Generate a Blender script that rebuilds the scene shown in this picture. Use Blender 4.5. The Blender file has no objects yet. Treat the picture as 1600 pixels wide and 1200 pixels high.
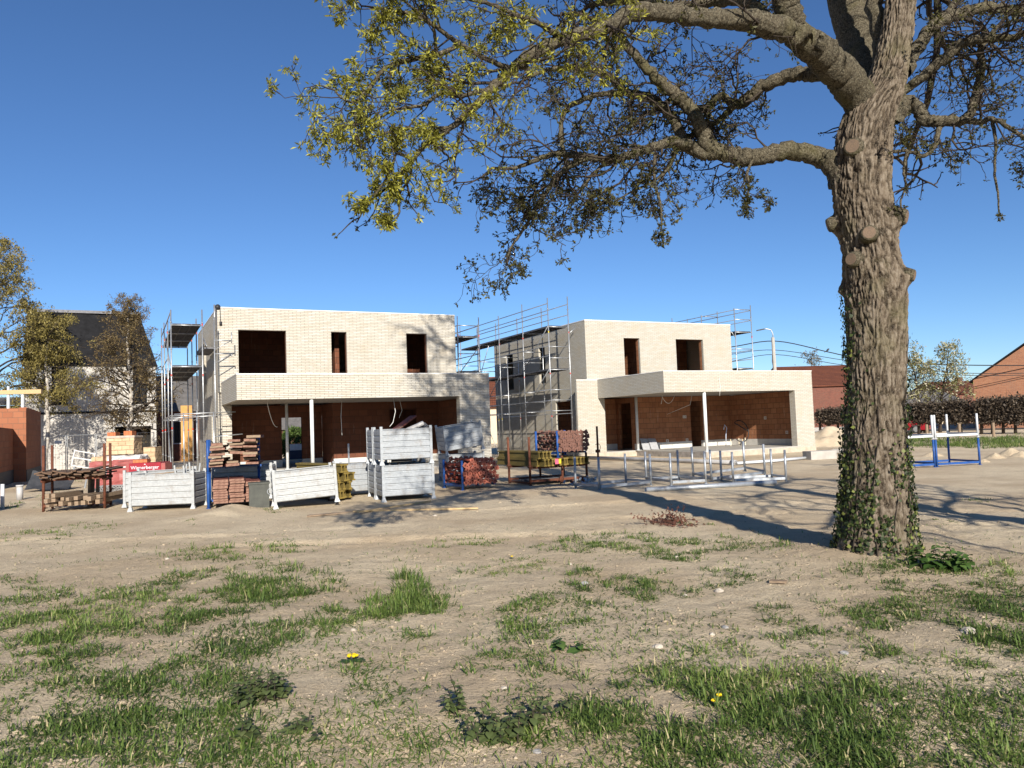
import bpy, bmesh, math, random
import numpy as np
from mathutils import Vector, Matrix, Euler
random.seed(7); rng = np.random.default_rng(11)
scene = bpy.context.scene
COL = scene.collection
PI = math.pi

# ------------------------------------------------------------------ camera
F, PITCH, ROLL, AZ, HC = 1206.08, .0546400, -.0370457, .46688, 1.6
_f = Vector((0, math.cos(PITCH), math.sin(PITCH))); _u = Vector((0, -math.sin(PITCH), math.cos(PITCH))); _r = Vector((1, 0, 0))
CR = _r * math.cos(ROLL) + _u * math.sin(ROLL); CU = _u * math.cos(ROLL) - _r * math.sin(ROLL)
CP = Vector((0, 0, HC))
cd = bpy.data.cameras.new('camera'); cam = bpy.data.objects.new('camera', cd); COL.objects.link(cam)
cd.sensor_width = 36; cd.lens = F / 1600 * 36; cd.clip_end = 4000; cd.clip_start = .05
M = Matrix((CR, CU, -_f)).transposed().to_4x4(); M.translation = CP
cam.matrix_world = M; scene.camera = cam

def ray(x, y): return _f + CR * ((x - 800) / F) + CU * ((600 - y) / F)
def G(x, y, z=0.0):                       # point of height z seen at photo position x, y
    d = ray(x, y); return CP + d * ((z - HC) / d.z)
def AT(x, y, Y):                          # point at distance Y seen at photo position x, y
    d = ray(x, y); return CP + d * (Y / d.y)

# ------------------------------------------------------------------ light
SUN_EL = math.radians(24); SUN_DIR = Vector((.21, -.977, 0)).normalized()   # towards the sun
w = bpy.data.worlds.new("World"); scene.world = w; w.use_nodes = True
nt = w.node_tree; nt.nodes.clear()
sky = nt.nodes.new('ShaderNodeTexSky'); sky.sky_type = 'NISHITA'; sky.sun_disc = False
sky.sun_elevation = SUN_EL; sky.sun_rotation = math.atan2(SUN_DIR.x, SUN_DIR.y)
sky.air_density = 1.0; sky.dust_density = 0; sky.ozone_density = 5; sky.altitude = 2000
bg = nt.nodes.new('ShaderNodeBackground'); bg.inputs[1].default_value = .078
wo = nt.nodes.new('ShaderNodeOutputWorld')
hs = nt.nodes.new('ShaderNodeHueSaturation'); hs.inputs['Saturation'].default_value = 1.07; hs.inputs['Hue'].default_value = .503
nt.links.new(sky.outputs[0], hs.inputs['Color']); nt.links.new(hs.outputs[0], bg.inputs[0]); nt.links.new(bg.outputs[0], wo.inputs[0])
sl = bpy.data.lights.new('sun', 'SUN'); so = bpy.data.objects.new('sun', sl); COL.objects.link(so)
sl.energy = 5.0; sl.angle = math.radians(.5); sl.color = (1, .935, .83)
sd = (SUN_DIR * math.cos(SUN_EL) + Vector((0, 0, math.sin(SUN_EL))))
so.rotation_euler = sd.to_track_quat('Z', 'Y').to_euler(); so.location = (20, -40, 40)
scene.view_settings.view_transform = 'Standard'; scene.view_settings.look = 'None'
scene.view_settings.exposure = 0.72; scene.view_settings.gamma = 1

# ------------------------------------------------------------------ noise
def _hash(ix, iy, s):
    h = (ix * 374761393 + iy * 668265263 + s * 1274126177) & 0xFFFFFFFF
    h = ((h ^ (h >> 13)) * 1274126177) & 0xFFFFFFFF
    return ((h ^ (h >> 16)) & 0xFFFF) / 65535.0
def vnoise(x, y, s=0):
    x = np.asarray(x, float); y = np.asarray(y, float)
    ix = np.floor(x).astype(np.int64); iy = np.floor(y).astype(np.int64); fx = x - ix; fy = y - iy
    fx = fx * fx * (3 - 2 * fx); fy = fy * fy * (3 - 2 * fy)
    a = _hash(ix, iy, s); b = _hash(ix + 1, iy, s); c = _hash(ix, iy + 1, s); d = _hash(ix + 1, iy + 1, s)
    return (a * (1 - fx) + b * fx) * (1 - fy) + (c * (1 - fx) + d * fx) * fy
def fbm(x, y, o=4, s=0):
    t = 0; a = .5; k = 1.0
    for i in range(o):
        t = t + a * vnoise(np.asarray(x) * k + i * 17.3, np.asarray(y) * k - i * 9.1, s + i); a *= .5; k *= 2.03
    return t

# ------------------------------------------------------------------ materials
MATS = {}
class NT:
    def __init__(s, name):
        s.m = bpy.data.materials.new(name); s.m.use_nodes = True; s.t = s.m.node_tree
        s.b = s.t.nodes['Principled BSDF']; MATS[name] = s.m
    def n(s, kind, **kw):
        o = s.t.nodes.new('ShaderNode' + kind)
        for k, v in kw.items():
            if k.startswith('i_'): o.inputs[int(k[2:]) if k[2:].isdigit() else k[2:].replace('_', ' ')].default_value = v
            else: setattr(o, k, v)
        return o
    def l(s, a, b): s.t.links.new(a, b)
    def mix(s, fac, a, b, mode='MIX'):
        o = s.n('Mix', data_type='RGBA', blend_type=mode)
        for i, v in ((0, fac), (6, a), (7, b)):
            if hasattr(v, 'links') or hasattr(v, 'is_linked'): s.l(v, o.inputs[i])
            else: o.inputs[i].default_value = v if i == 0 else (*v[:3], 1)
        return o.outputs[2]
    def noise(s, vec, scale, detail=4, rough=.6):
        o = s.n('TexNoise'); o.inputs['Scale'].default_value = scale; o.inputs['Detail'].default_value = detail; o.inputs['Roughness'].default_value = rough
        if vec is not None: s.l(vec, o.inputs['Vector'])
        return o.outputs[0]
    def ramp(s, fac, stops):
        o = s.n('ValToRGB'); e = o.color_ramp.elements
        while len(e) < len(stops): e.new(.5)
        for el, (p, c) in zip(e, stops):
            el.position = p; el.color = (*c, 1) if len(c) == 3 else c
        s.l(fac, o.inputs[0]); return o.outputs[0]
    def bump(s, h, strength, dist=.01, base=None):
        o = s.n('Bump'); o.inputs['Strength'].default_value = strength; o.inputs['Distance'].default_value = dist
        s.l(h, o.inputs['Height'])
        if base is not None: s.l(base, o.inputs['Normal'])
        return o.outputs[0]
    def obj(s): return s.n('TexCoord').outputs['Object']
    def uv(s): return s.n('TexCoord').outputs['UV']
    def mapping(s, vec, scale):
        o = s.n('Mapping'); s.l(vec, o.inputs[0]); o.inputs['Scale'].default_value = scale; return o.outputs[0]
    def setp(s, col=None, rough=None, metal=None, normal=None, spec=None):
        if col is not None:
            if hasattr(col, 'links') or hasattr(col, 'is_linked'): s.l(col, s.b.inputs['Base Color'])
            else: s.b.inputs['Base Color'].default_value = (*col, 1)
        if rough is not None:
            if isinstance(rough, (int, float)): s.b.inputs['Roughness'].default_value = rough
            else: s.l(rough, s.b.inputs['Roughness'])
        if metal is not None: s.b.inputs['Metallic'].default_value = metal
        if spec is not None: s.b.inputs['Specular IOR Level'].default_value = spec
        if normal is not None: s.l(normal, s.b.inputs['Normal'])
        return s.m

def dull(name, c, c2=None, rough=.8, metal=0, scale=6, bump=0, spec=.3, stretch=None):
    """a plain painted / metal / wood surface with uneven colour"""
    k = NT(name); v = k.obj()
    if stretch: v = k.mapping(v, stretch)
    c2 = c2 or tuple(x * .7 for x in c)
    n1 = k.noise(v, scale, 6, .65)
    col = k.mix(k.ramp(n1, [(.35, (0, 0, 0)), (.65, (1, 1, 1))]), c, c2)
    nm = k.bump(k.noise(v, scale * 5, 3), bump, .01) if bump else None
    return k.setp(col, rough, metal, nm, spec)

def brick(name, c1, c2, mortar, bw, rh, ms, stain=None, bumpd=.008, streak=0):
    k = NT(name); v = k.uv()
    b = k.n('TexBrick', offset=.5, squash=1.0)
    k.l(v, b.inputs['Vector'])
    b.inputs['Color1'].default_value = (0, 0, 0, 1); b.inputs['Color2'].default_value = (1, 1, 1, 1); b.inputs['Mortar'].default_value = (.5, .5, .5, 1)
    b.inputs['Scale'].default_value = 1; b.inputs['Mortar Size'].default_value = ms; b.inputs['Mortar Smooth'].default_value = .15
    b.inputs['Brick Width'].default_value = bw; b.inputs['Row Height'].default_value = rh; b.inputs['Bias'].default_value = 0
    face = k.mix(k.ramp(b.outputs[0], [(.1, (0, 0, 0)), (.9, (1, 1, 1))]), c1, c2)
    n = k.noise(v, 1.3, 5, .7); n2 = k.noise(v, 40, 3)
    if stain: face = k.mix(k.ramp(n, [(.5, (0, 0, 0)), (.72, (.75, .75, .75))]), face, stain)
    face = k.mix(k.ramp(n2, [(.3, (.45, .45, .45)), (.7, (0, 0, 0))]), face, tuple(x * .75 for x in c1))
    if streak:
        sv = k.mapping(v, (9, .8, 1)); s1 = k.noise(sv, 1, 4, .7)
        face = k.mix(k.ramp(s1, [(.6, (0, 0, 0)), (.75, (streak,) * 3)]), face, (.55, .48, .4))
    col = k.mix(b.outputs[1], face, mortar)
    inv = k.n('Math', operation='SUBTRACT'); inv.inputs[0].default_value = 1; k.l(b.outputs[1], inv.inputs[1])
    nm = k.bump(inv.outputs[0], .8, bumpd, k.bump(n2, .25, .004))
    return k.setp(col, .85, 0, nm, .25)

# ------------------------------------------------------------------ mesh builder
class MB:
    def __init__(s): s.v = []; s.f = []; s.uvs = None
    def add(s, vs, fs):
        o = len(s.v); s.v += [tuple(p) for p in vs]; s.f += [tuple(i + o for i in f) for f in fs]; return s
    def box(s, c, d, R=None):
        x, y, z = d[0] / 2, d[1] / 2, d[2] / 2
        P = [Vector((a * x, b * y, e * z)) for a in (-1, 1) for b in (-1, 1) for e in (-1, 1)]
        if R is not None: P = [R @ p for p in P]
        c = Vector(c); P = [p + c for p in P]
        return s.add(P, [(0, 1, 3, 2), (4, 6, 7, 5), (0, 4, 5, 1), (2, 3, 7, 6), (0, 2, 6, 4), (1, 5, 7, 3)])
    def bx(s, x0, x1, y0, y1, z0, z1): return s.box(((x0 + x1) / 2, (y0 + y1) / 2, (z0 + z1) / 2), (abs(x1 - x0), abs(y1 - y0), abs(z1 - z0)))
    def bar(s, a, b, w, h=None):            # rectangular bar from a to b
        a = Vector(a); b = Vector(b); d = b - a; h = h or w
        return s.box((a + b) / 2, (w, h, d.length), d.to_track_quat('Z', 'Y').to_matrix())
    def plank(s, a, b, w, t, tilt=0):       # board from a to b, lying flat, w wide, t thick
        a = Vector(a); b = Vector(b); d = b - a; x = d.normalized(); up = Vector((0, 0, 1)); y = up.cross(x).normalized(); z = x.cross(y)
        R = Matrix((x, y, z)).transposed() @ Matrix.Rotation(tilt, 3, 'X')
        return s.box((a + b) / 2, (d.length, w, t), R)
    def tube(s, pts, r, n=6, cap=True):
        pts = [Vector(p) for p in pts]; m = len(pts)
        rs = r if isinstance(r, (list, tuple)) else [r] * m
        vs = []; prev = None
        for i, p in enumerate(pts):
            t = (pts[min(i + 1, m - 1)] - pts[max(i - 1, 0)])
            t = t.normalized() if t.length > 1e-9 else Vector((0, 0, 1))
            if prev is None:
                a = Vector((0, 0, 1)) if abs(t.z) < .9 else Vector((1, 0, 0)); u = t.cross(a).normalized()
            else: u = (prev - t * prev.dot(t)); u = u.normalized() if u.length > 1e-6 else t.orthogonal().normalized()
            prev = u; q = t.cross(u)
            for k in range(n):
                an = 2 * PI * k / n; vs.append(p + (u * math.cos(an) + q * math.sin(an)) * rs[i])
        fs = [(i * n + k, i * n + (k + 1) % n, (i + 1) * n + (k + 1) % n, (i + 1) * n + k) for i in range(m - 1) for k in range(n)]
        if cap: fs += [tuple(range(n - 1, -1, -1)), tuple(range((m - 1) * n, m * n))]
        return s.add(vs, fs)
    def pipe(s, a, b, ro, ri, n=10):        # hollow tube, open ends
        a = Vector(a); b = Vector(b); t = (b - a).normalized(); u = t.orthogonal().normalized(); q = t.cross(u); vs = []
        for p in (a, b):
            for r in (ro, ri):
                for k in range(n):
                    an = 2 * PI * k / n; vs.append(p + (u * math.cos(an) + q * math.sin(an)) * r)
        fs = []
        for k in range(n):
            j = (k + 1) % n
            fs += [(k, j, 2 * n + j, 2 * n + k), (n + j, n + k, 3 * n + k, 3 * n + j), (j, k, n + k, n + j), (2 * n + k, 2 * n + j, 3 * n + j, 3 * n + k)]
        return s.add(vs, fs)
    def prism(s, poly, vec):                # polygon (3d points) pushed along vec
        n = len(poly); P = [Vector(p) for p in poly]; Q = [p + Vector(vec) for p in P]
        return s.add(P + Q, [tuple(range(n)), tuple(range(2 * n - 1, n - 1, -1))] + [(i, i + n, (i + 1) % n + n, (i + 1) % n) for i in range(n)])
    def wall(s, a0, a1, z0, z1, d0, d1, holes=(), axis='u'):
        A = sorted({a0, a1, *[h[0] for h in holes], *[h[1] for h in holes]}); Z = sorted({z0, z1, *[h[2] for h in holes], *[h[3] for h in holes]})
        A = [x for x in A if a0 <= x <= a1]; Z = [x for x in Z if z0 <= x <= z1]
        def solid(i, j):
            if i < 0 or j < 0 or i >= len(A) - 1 or j >= len(Z) - 1: return False
            a = (A[i] + A[i + 1]) / 2; z = (Z[j] + Z[j + 1]) / 2
            return not any(h[0] < a < h[1] and h[2] < z < h[3] for h in holes)
        idx = {}; base = len(s.v)
        def V(i, j, k):
            if (i, j, k) not in idx:
                d = (d0, d1)[k]; p = (A[i], d, Z[j]) if axis == 'u' else (d, A[i], Z[j])
                idx[(i, j, k)] = len(s.v); s.v.append(p)
            return idx[(i, j, k)]
        for i in range(len(A) - 1):
            for j in range(len(Z) - 1):
                if not solid(i, j): continue
                s.f.append((V(i, j, 0), V(i + 1, j, 0), V(i + 1, j + 1, 0), V(i, j + 1, 0)))
                s.f.append((V(i, j, 1), V(i, j + 1, 1), V(i + 1, j + 1, 1), V(i + 1, j, 1)))
                for di, dj, e in ((-1, 0, ((i, j), (i, j + 1))), (1, 0, ((i + 1, j), (i + 1, j + 1))), (0, -1, ((i, j), (i + 1, j))), (0, 1, ((i, j + 1), (i + 1, j + 1)))):
                    if not solid(i + di, j + dj):
                        (p, q), (r_, t) = e; s.f.append((V(p, q, 0), V(r_, t, 0), V(r_, t, 1), V(p, q, 1)))
        return s
    def build(s, name, mat, parent=None, smooth=False, recalc=True, label=None, boxuv=True):
        me = bpy.data.meshes.new(name); me.from_pydata(s.v, [], s.f)
        if recalc:
            bm = bmesh.new(); bm.from_mesh(me); bmesh.ops.recalc_face_normals(bm, faces=bm.faces); bm.to_mesh(me); bm.free()
        for m in (mat if isinstance(mat, (list, tuple)) else [mat]): me.materials.append(MATS[m] if isinstance(m, str) else m)
        if boxuv and len(me.polygons) < 20000: box_uv(me)
        if smooth: me.polygons.foreach_set('use_smooth', [True] * len(me.polygons))
        o = bpy.data.objects.new(name, me); COL.objects.link(o)
        if parent: o.parent = parent
        if label: o['label'] = label
        return o
def box_uv(me):
    ul = me.uv_layers.new(name='UVMap'); n = len(me.loops)
    vi = np.empty(n, np.int32); me.loops.foreach_get('vertex_index', vi)
    co = np.empty(len(me.vertices) * 3); me.vertices.foreach_get('co', co); co = co.reshape(-1, 3)[vi]
    lt = np.empty(len(me.polygons), np.int32); me.polygons.foreach_get('loop_total', lt)
    no = np.empty(len(me.polygons) * 3); me.polygons.foreach_get('normal', no); no = np.abs(np.repeat(no.reshape(-1, 3), lt, axis=0))
    zz = no[:, 2] > .75; xx = (~zz) & (no[:, 0] > no[:, 1])
    u = np.where(xx, co[:, 1], co[:, 0]); v = np.where(zz, co[:, 1], co[:, 2])
    ul.data.foreach_set('uv', np.stack([u, v], 1).ravel())
def empty(name, loc, rz=0, rot=None):
    o = bpy.data.objects.new(name, None); COL.objects.link(o); o.location = loc; o.empty_display_size = .2
    o.rotation_euler = rot if rot is not None else (0, 0, rz); return o
def tag(o, label, cat, group=None):
    o['label'] = label; o['category'] = cat
    if group: o['group'] = group
    return o
def thing(name, label, cat, loc, rz=0, group=None, rot=None): return tag(empty(name, loc, rz, rot), label, cat, group)
def struct(o, kind='structure'): o['kind'] = kind; return o
def copy_tree(o, parent=None):
    c = o.copy(); COL.objects.link(c)
    if parent: c.parent = parent
    for ch in list(o.children): copy_tree(ch, c)
    return c
def clone(o, loc, rz=None, label=None, rot=None):
    c = copy_tree(o); c.location = loc
    if rz is not None: c.rotation_euler = (0, 0, rz)
    if rot is not None: c.rotation_euler = rot
    if label: c['label'] = label
    return c
def np_mesh(name, V, Fq, mat, parent=None, smooth=False, attr=None):
    """V (n,3), Fq (m,k) faces of k corners"""
    me = bpy.data.meshes.new(name); n = len(V); m, k = Fq.shape
    me.vertices.add(n); me.vertices.foreach_set('co', np.ascontiguousarray(V, np.float32).ravel())
    me.loops.add(m * k); me.loops.foreach_set('vertex_index', np.ascontiguousarray(Fq, np.int32).ravel())
    me.polygons.add(m); me.polygons.foreach_set('loop_start', np.arange(m, dtype=np.int32) * k); me.polygons.foreach_set('loop_total', np.full(m, k, np.int32))
    if smooth: me.polygons.foreach_set('use_smooth', np.ones(m, bool))
    if attr is not None:
        a = me.attributes.new('tint', 'FLOAT', 'POINT'); a.data.foreach_set('value', np.ascontiguousarray(attr, np.float32))
    me.update(calc_edges=True)
    for q in (mat if isinstance(mat, (list, tuple)) else [mat]): me.materials.append(MATS[q] if isinstance(q, str) else q)
    o = bpy.data.objects.new(name, me); COL.objects.link(o)
    if parent: o.parent = parent
    return o
# ------------------------------------------------------------------ shared materials
brick('pale_brick', (.545, .515, .45), (.475, .43, .35), (.19, .165, .135), .30, .0605, .0055, (.46, .38, .27), .012)
brick('pale_brick_small', (.50, .475, .415), (.455, .415, .34), (.24, .21, .17), .24, .0605, .005, (.48, .40, .28), .008)
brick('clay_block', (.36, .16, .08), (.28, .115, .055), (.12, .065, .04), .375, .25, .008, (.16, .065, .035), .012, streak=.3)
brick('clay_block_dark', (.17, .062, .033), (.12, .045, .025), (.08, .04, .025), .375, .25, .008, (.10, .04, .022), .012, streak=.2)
brick('clay_block_wall', (.33, .13, .068), (.26, .095, .05), (.20, .12, .08), .375, .25, .007, None, .012)
brick('red_brick', (.19, .055, .035), (.12, .038, .027), (.15, .115, .09), .22, .065, .008, (.15, .06, .04), .006)
brick('orange_brick', (.36, .15, .075), (.27, .10, .05), (.28, .22, .17), .22, .065, .008, (.22, .11, .07), .006)
brick('white_brick', (.58, .55, .50), (.48, .45, .41), (.34, .32, .29), .22, .065, .008, (.36, .34, .31), .006)
dull('concrete', (.42, .40, .36), (.33, .31, .28), .9, scale=3, bump=.3)
dull('plinth', (.46, .40, .32), (.36, .30, .23), .9, scale=4, bump=.5)
dull('rough_plinth', (.34, .31, .28), (.22, .20, .18), .95, scale=5, bump=1.0)
dull('base_course', (.62, .60, .56), (.50, .48, .44), .9, scale=3, bump=.2)
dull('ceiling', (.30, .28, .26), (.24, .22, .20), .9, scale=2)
dull('coping', (.78, .76, .72), (.68, .66, .62), .6, scale=3)
dull('column_paint', (.66, .67, .66), (.56, .57, .56), .5, scale=3)
dull('cable', (.75, .74, .72), (.6, .6, .58), .6)
dull('black_cable', (.02, .02, .025), (.03, .03, .03), .5)
dull('steel', (.50, .51, .52), (.36, .37, .38), .42, .75, scale=9, bump=.1)
dull('deck_steel', (.16, .16, .17), (.10, .10, .11), .6, .4, scale=8)
dull('red_mark', (.55, .05, .03), (.40, .04, .03), .5)
dull('yellow_mark', (.70, .55, .03), (.6, .45, .03), .5)

def sag(a, b, drop, n=9):
    a = Vector(a); b = Vector(b)
    return [a.lerp(b, i / n) - Vector((0, 0, drop * 4 * (i / n) * (1 - i / n))) for i in range(n + 1)]

# ------------------------------------------------------------------ new house, left
O1 = Vector((-8.973, 25.10, 0)); O2 = Vector((7.92, 31.96, 0))
E1 = Vector((math.cos(AZ), math.sin(AZ), 0)); E2 = Vector((-math.sin(AZ), math.cos(AZ), 0))
def L1(u, v, z=0): return O1 + E1 * u + E2 * v + Vector((0, 0, z))
def L2(u, v, z=0): return O2 + E1 * u + E2 * v + Vector((0, 0, z))

def new_house(P):
    """one of the two pale brick shells: boxy upper storey behind, flat roofed front with an open ground floor"""
    h = thing('brick_house', P['label'], 'house', P['O'], AZ, 'pale brick houses under construction')
    P.setdefault('jog', (0, 5)); B = P['brick']; ul, ur, vb, vr = P['ul'], P['ur'], P['vb'], P['vr']; zr = P['zr']; zt, zb = P['zt'], P['zb']; fl = P['fl']
    wr = P['wr']; t = .12
    # upper storey + side walls (outer leaf)
    m = MB()
    m.wall(ul, ur, zb + .5, zr, vb, vb + t, P['upper_windows'])
    m.build('upper_wall', B, h)
    m = MB(); m.wall(vb + t, vr, 0, zr, ul, ul + t, P['side_holes'], 'v'); m.build('side_wall', B, h)
    m = MB(); m.wall(vb + t, vr, 0, zr, ur - t, ur, (), 'v'); m.build('side_wall', B, h)
    m = MB(); m.wall(ul + t, ur - t, 0, zr, vr - t, vr, P['rear_holes']); m.build('rear_wall', B, h)
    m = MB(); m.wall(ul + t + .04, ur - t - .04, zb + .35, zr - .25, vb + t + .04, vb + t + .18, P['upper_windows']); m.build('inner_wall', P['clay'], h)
    m = MB(); m.bx(ul + t, ur - t, vb + t, vr - t, zr - .35, zr - .2); m.build('roof', 'concrete', h)
    m = MB(); m.bx(ul + t + .19, ur - t - .02, vb + t + .19, vr - t - .02, zb + .1, zb + .3); m.build('upper_floor', 'concrete', h)
    m = MB()
    e = .012
    m.bx(ul - e, ur + e, vb - e, vb + t + .1, zr, zr + .035); m.bx(ul - e, ul + t + .1, vb + t + .1, vr, zr, zr + .035); m.bx(ur - t - .1, ur + e, vb + t + .1, vr, zr, zr + .035)
    m.build('coping', 'coping', h)
    # upper rooms: cross walls of clay block seen through the windows
    m = MB()
    for a, b, c, d in P['upper_inner']: m.bx(a, b, c, d, zb + .3, zr - .36)
    m.build('partition_wall', P['clay'], h)
    # flat roofed front
    m = MB(); L, R = P['bl'], P['br']
    m.wall(L, R, zb, zt, 0, t)
    m.build('parapet', B, h)
    m = MB(); m.wall(t, vb - .003, zb, zt, L, L + t, (), 'v'); m.build('parapet', B, h)
    m = MB(); m.bx(L - e, R + e, -e, t + .1, zt, zt + .03); m.bx(L - e, L + t + .1, t + .1, vb - .003, zt, zt + .03); m.build('coping', 'coping', h)
    m = MB(); m.bx(L + t, R - t, t, vb - .01, zb + .02, zb + .3); m.build('flat_roof', 'ceiling', h)
    m = MB(); m.wall(P['pr'], R, P['pz'], zb - .003, 0, .32); m.build('pier', B, h)
    m = MB(); m.wall(.325, vb - .003, P['pz'], zt, R - t, R, (), 'v'); m.build('side_wall', B, h)
    m = MB(); m.wall(.325, vb, fl, zb, wr, wr + .14, (), 'v'); m.build('inner_wall', P['clay'], h)
    # left pier / fin on the back plane
    a, b, z1 = P['fin']; m = MB(); m.wall(a, b, P['pz'], z1, vb - .14, vb - .004); m.build('pier', B, h)
    if z1 > zb + .2:
        m = MB(); m.bx(a - e, b, vb - .14 - e, vb - .004, z1, z1 + .03); m.build('coping', 'coping', h)
    # room back wall
    jog, vd = P['jog']
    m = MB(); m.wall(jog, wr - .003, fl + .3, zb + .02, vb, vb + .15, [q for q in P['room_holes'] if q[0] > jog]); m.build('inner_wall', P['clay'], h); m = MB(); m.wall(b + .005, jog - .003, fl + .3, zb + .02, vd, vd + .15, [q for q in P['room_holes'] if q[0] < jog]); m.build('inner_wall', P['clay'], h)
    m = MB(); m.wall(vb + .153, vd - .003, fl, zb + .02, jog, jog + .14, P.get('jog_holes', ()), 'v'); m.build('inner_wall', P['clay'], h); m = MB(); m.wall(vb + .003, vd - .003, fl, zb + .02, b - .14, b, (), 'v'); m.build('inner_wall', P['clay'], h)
    m = MB(); x = b + .005; cur = vd
    for hh in sorted(P['room_holes'] + [(jog - .004, jog, 0, 0)]) + [(wr - .003, 0, 0, 0)]:
        m.bx(x, hh[0], cur - .012, cur + .15, fl, fl + .297); x = hh[1]
        if hh[1] == jog: cur = vb
    m.build('base_course', 'base_course', h)
    m = MB(); m.bx(wr - .012, wr + .13, .33, vb - .015, fl + .002, fl + .29); m.build('base_course', 'base_course', h)
    # slab
    s0 = P['slab']; m = MB()
    m.bx(s0, R - .004, .006, vb - .15, 0.02, fl); m.bx(b - .003, s0, vb - .15, vr - .2, .02, fl - .001); m.bx(s0, ur - .2, vb - .15, vr - .2, .02, fl - .002)
    m.build('floor_slab', 'concrete', h)
    m = MB(); m.bx(s0 + .02, R + .012, -.02, .004, -.1, fl - .05); m.build('plinth', 'plinth', h)
    m = MB(); m.bx(a - .012, s0 - .03, vb - .17, vb - .143, -.1, fl - .04); m.build('plinth', 'plinth', h)
    m = MB(); m.bx(s0 - .03, s0 - .002, .0, vb - .175, -.1, fl - .03); m.build('plinth', 'rough_plinth', h)
    # room behind the doorways
    m = MB()
    for a2, b2, c2, d2 in P['hall']: m.bx(a2, b2, c2, d2, fl, zb + .1)
    m.build('partition_wall', P['clay'], h)
    for (cu, cv, r) in P['columns']:
        m = MB(); m.tube([(cu, cv, fl), (cu, cv, zb + .02)], r, 14); m.bx(cu - .12, cu + .12, cv - .12, cv + .12, fl, fl + .015)
        m.build('column', 'column_paint', h, True)
    for pts in P['cables']:
        m = MB(); m.tube(pts, .011, 5); m.build('cable', 'cable', h, True)
    return h

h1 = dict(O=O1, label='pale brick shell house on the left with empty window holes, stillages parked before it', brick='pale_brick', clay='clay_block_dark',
    ul=-.10, ur=9.6, vb=4.42, vr=13.0, zr=6.49, zt=3.62, zb=2.785, fl=.27, wr=8.72, bl=0, br=9.08, pr=7.85, pz=-.1,
    upper_windows=[(.64, 2.43, 3.97, 5.67), (4.2, 4.83, 3.97, 5.67), (7.37, 8.29, 3.97, 5.67)],
    side_holes=[(5.0, 5.9, .27, 2.5), (6.3, 7.1, .27, 2.5), (9, 10, 3.9, 5.6)],
    rear_holes=[(3.0, 7.4, .27, 2.5), (7.9, 8.9, .9, 2.4)],
    upper_inner=[(.4, 3.6, 7.6, 7.75), (3.55, 3.7, 4.9, 10), (4.62, 4.80, 5.6, 6.6), (5.6, 9.3, 7.2, 7.35)],
    fin=(0.005, .34, 2.78), jog=(4.2, 6.4), room_holes=[(2.54, 3.36, .27, 2.3), (6.55, 7.75, .27, 2.48)],
    hall=[(2.4, 2.55, 6.6, 11), (5.6, 5.75, 4.7, 12.5), (6.0, 9.2, 7.5, 7.65)],
    slab=2.45, columns=[(2.43, .12, .062), (2.33, 4.12, .055)],
    cables=[sag((1.3, 2.2, 2.79), (1.85, 3.4, 1.9), .25), [(5.55, .8, 2.8), (5.62, .8, 2.3), (5.5, .75, 1.9), (5.36, .72, 1.75)], [(6.6, 3.2, 2.8), (6.68, 3.2, 2.4), (6.55, 3.2, 2.1)], [(4.1, 2.6, 2.8), (4.06, 2.6, 2.2), (4.08, 2.6, 1.5)]])
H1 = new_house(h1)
h2 = dict(O=O2, label='pale brick shell house on the right whose open front room shows orange block walls', brick='pale_brick_small', clay='clay_block',
    ul=-2.50, ur=6.25, vb=5.0, vr=14.75, zr=6.34, zt=3.58, zb=2.735, fl=.26, wr=5.93, bl=-2.03, br=6.27, pr=5.17, pz=-.1,
    upper_windows=[(-.37, .54, 3.81, 5.56), (2.71, 4.41, 3.81, 5.56)],
    side_holes=[(6.55, 7.95, .26, 2.7), (8.84, 9.5, 3.7, 5.57), (12.42, 13.28, 3.6, 5.55)],
    rear_holes=[(1, 2.2, .9, 2.4)],
    upper_inner=[(-2.2, 6.0, 8.2, 8.35), (.85, 1.0, 5.4, 8.2)],
    fin=(-3.16, -1.68, 3.57), jog=(.1, 6.6), jog_holes=[(5.35, 6.35, .26, 2.5)], room_holes=[(3.40, 4.12, .26, 2.5)],
    hall=[(-2.3, 6.0, 8.3, 8.45), (4.3, 4.42, 5.3, 8.2)],
    slab=0.0, columns=[(.12, .12, .07), (.02, 4.78, .065)],
    cables=[[(.8, .05, 3.05), (.84, -.02, 3.3), (.88, -.02, 2.9), (.9, .06, 2.55)], [(.2, 3, 2.74), (.15, 3, 2.5), (.1, 3, 2.35)], sag((.3, 3.2, 2.74), (1.2, 3.4, 2.72), .35), [(2.3, 3.5, 2.74), (2.25, 3.6, 2.3), (1.9, 4.9, 1.9)]])
H2 = new_house(h2)
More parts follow.
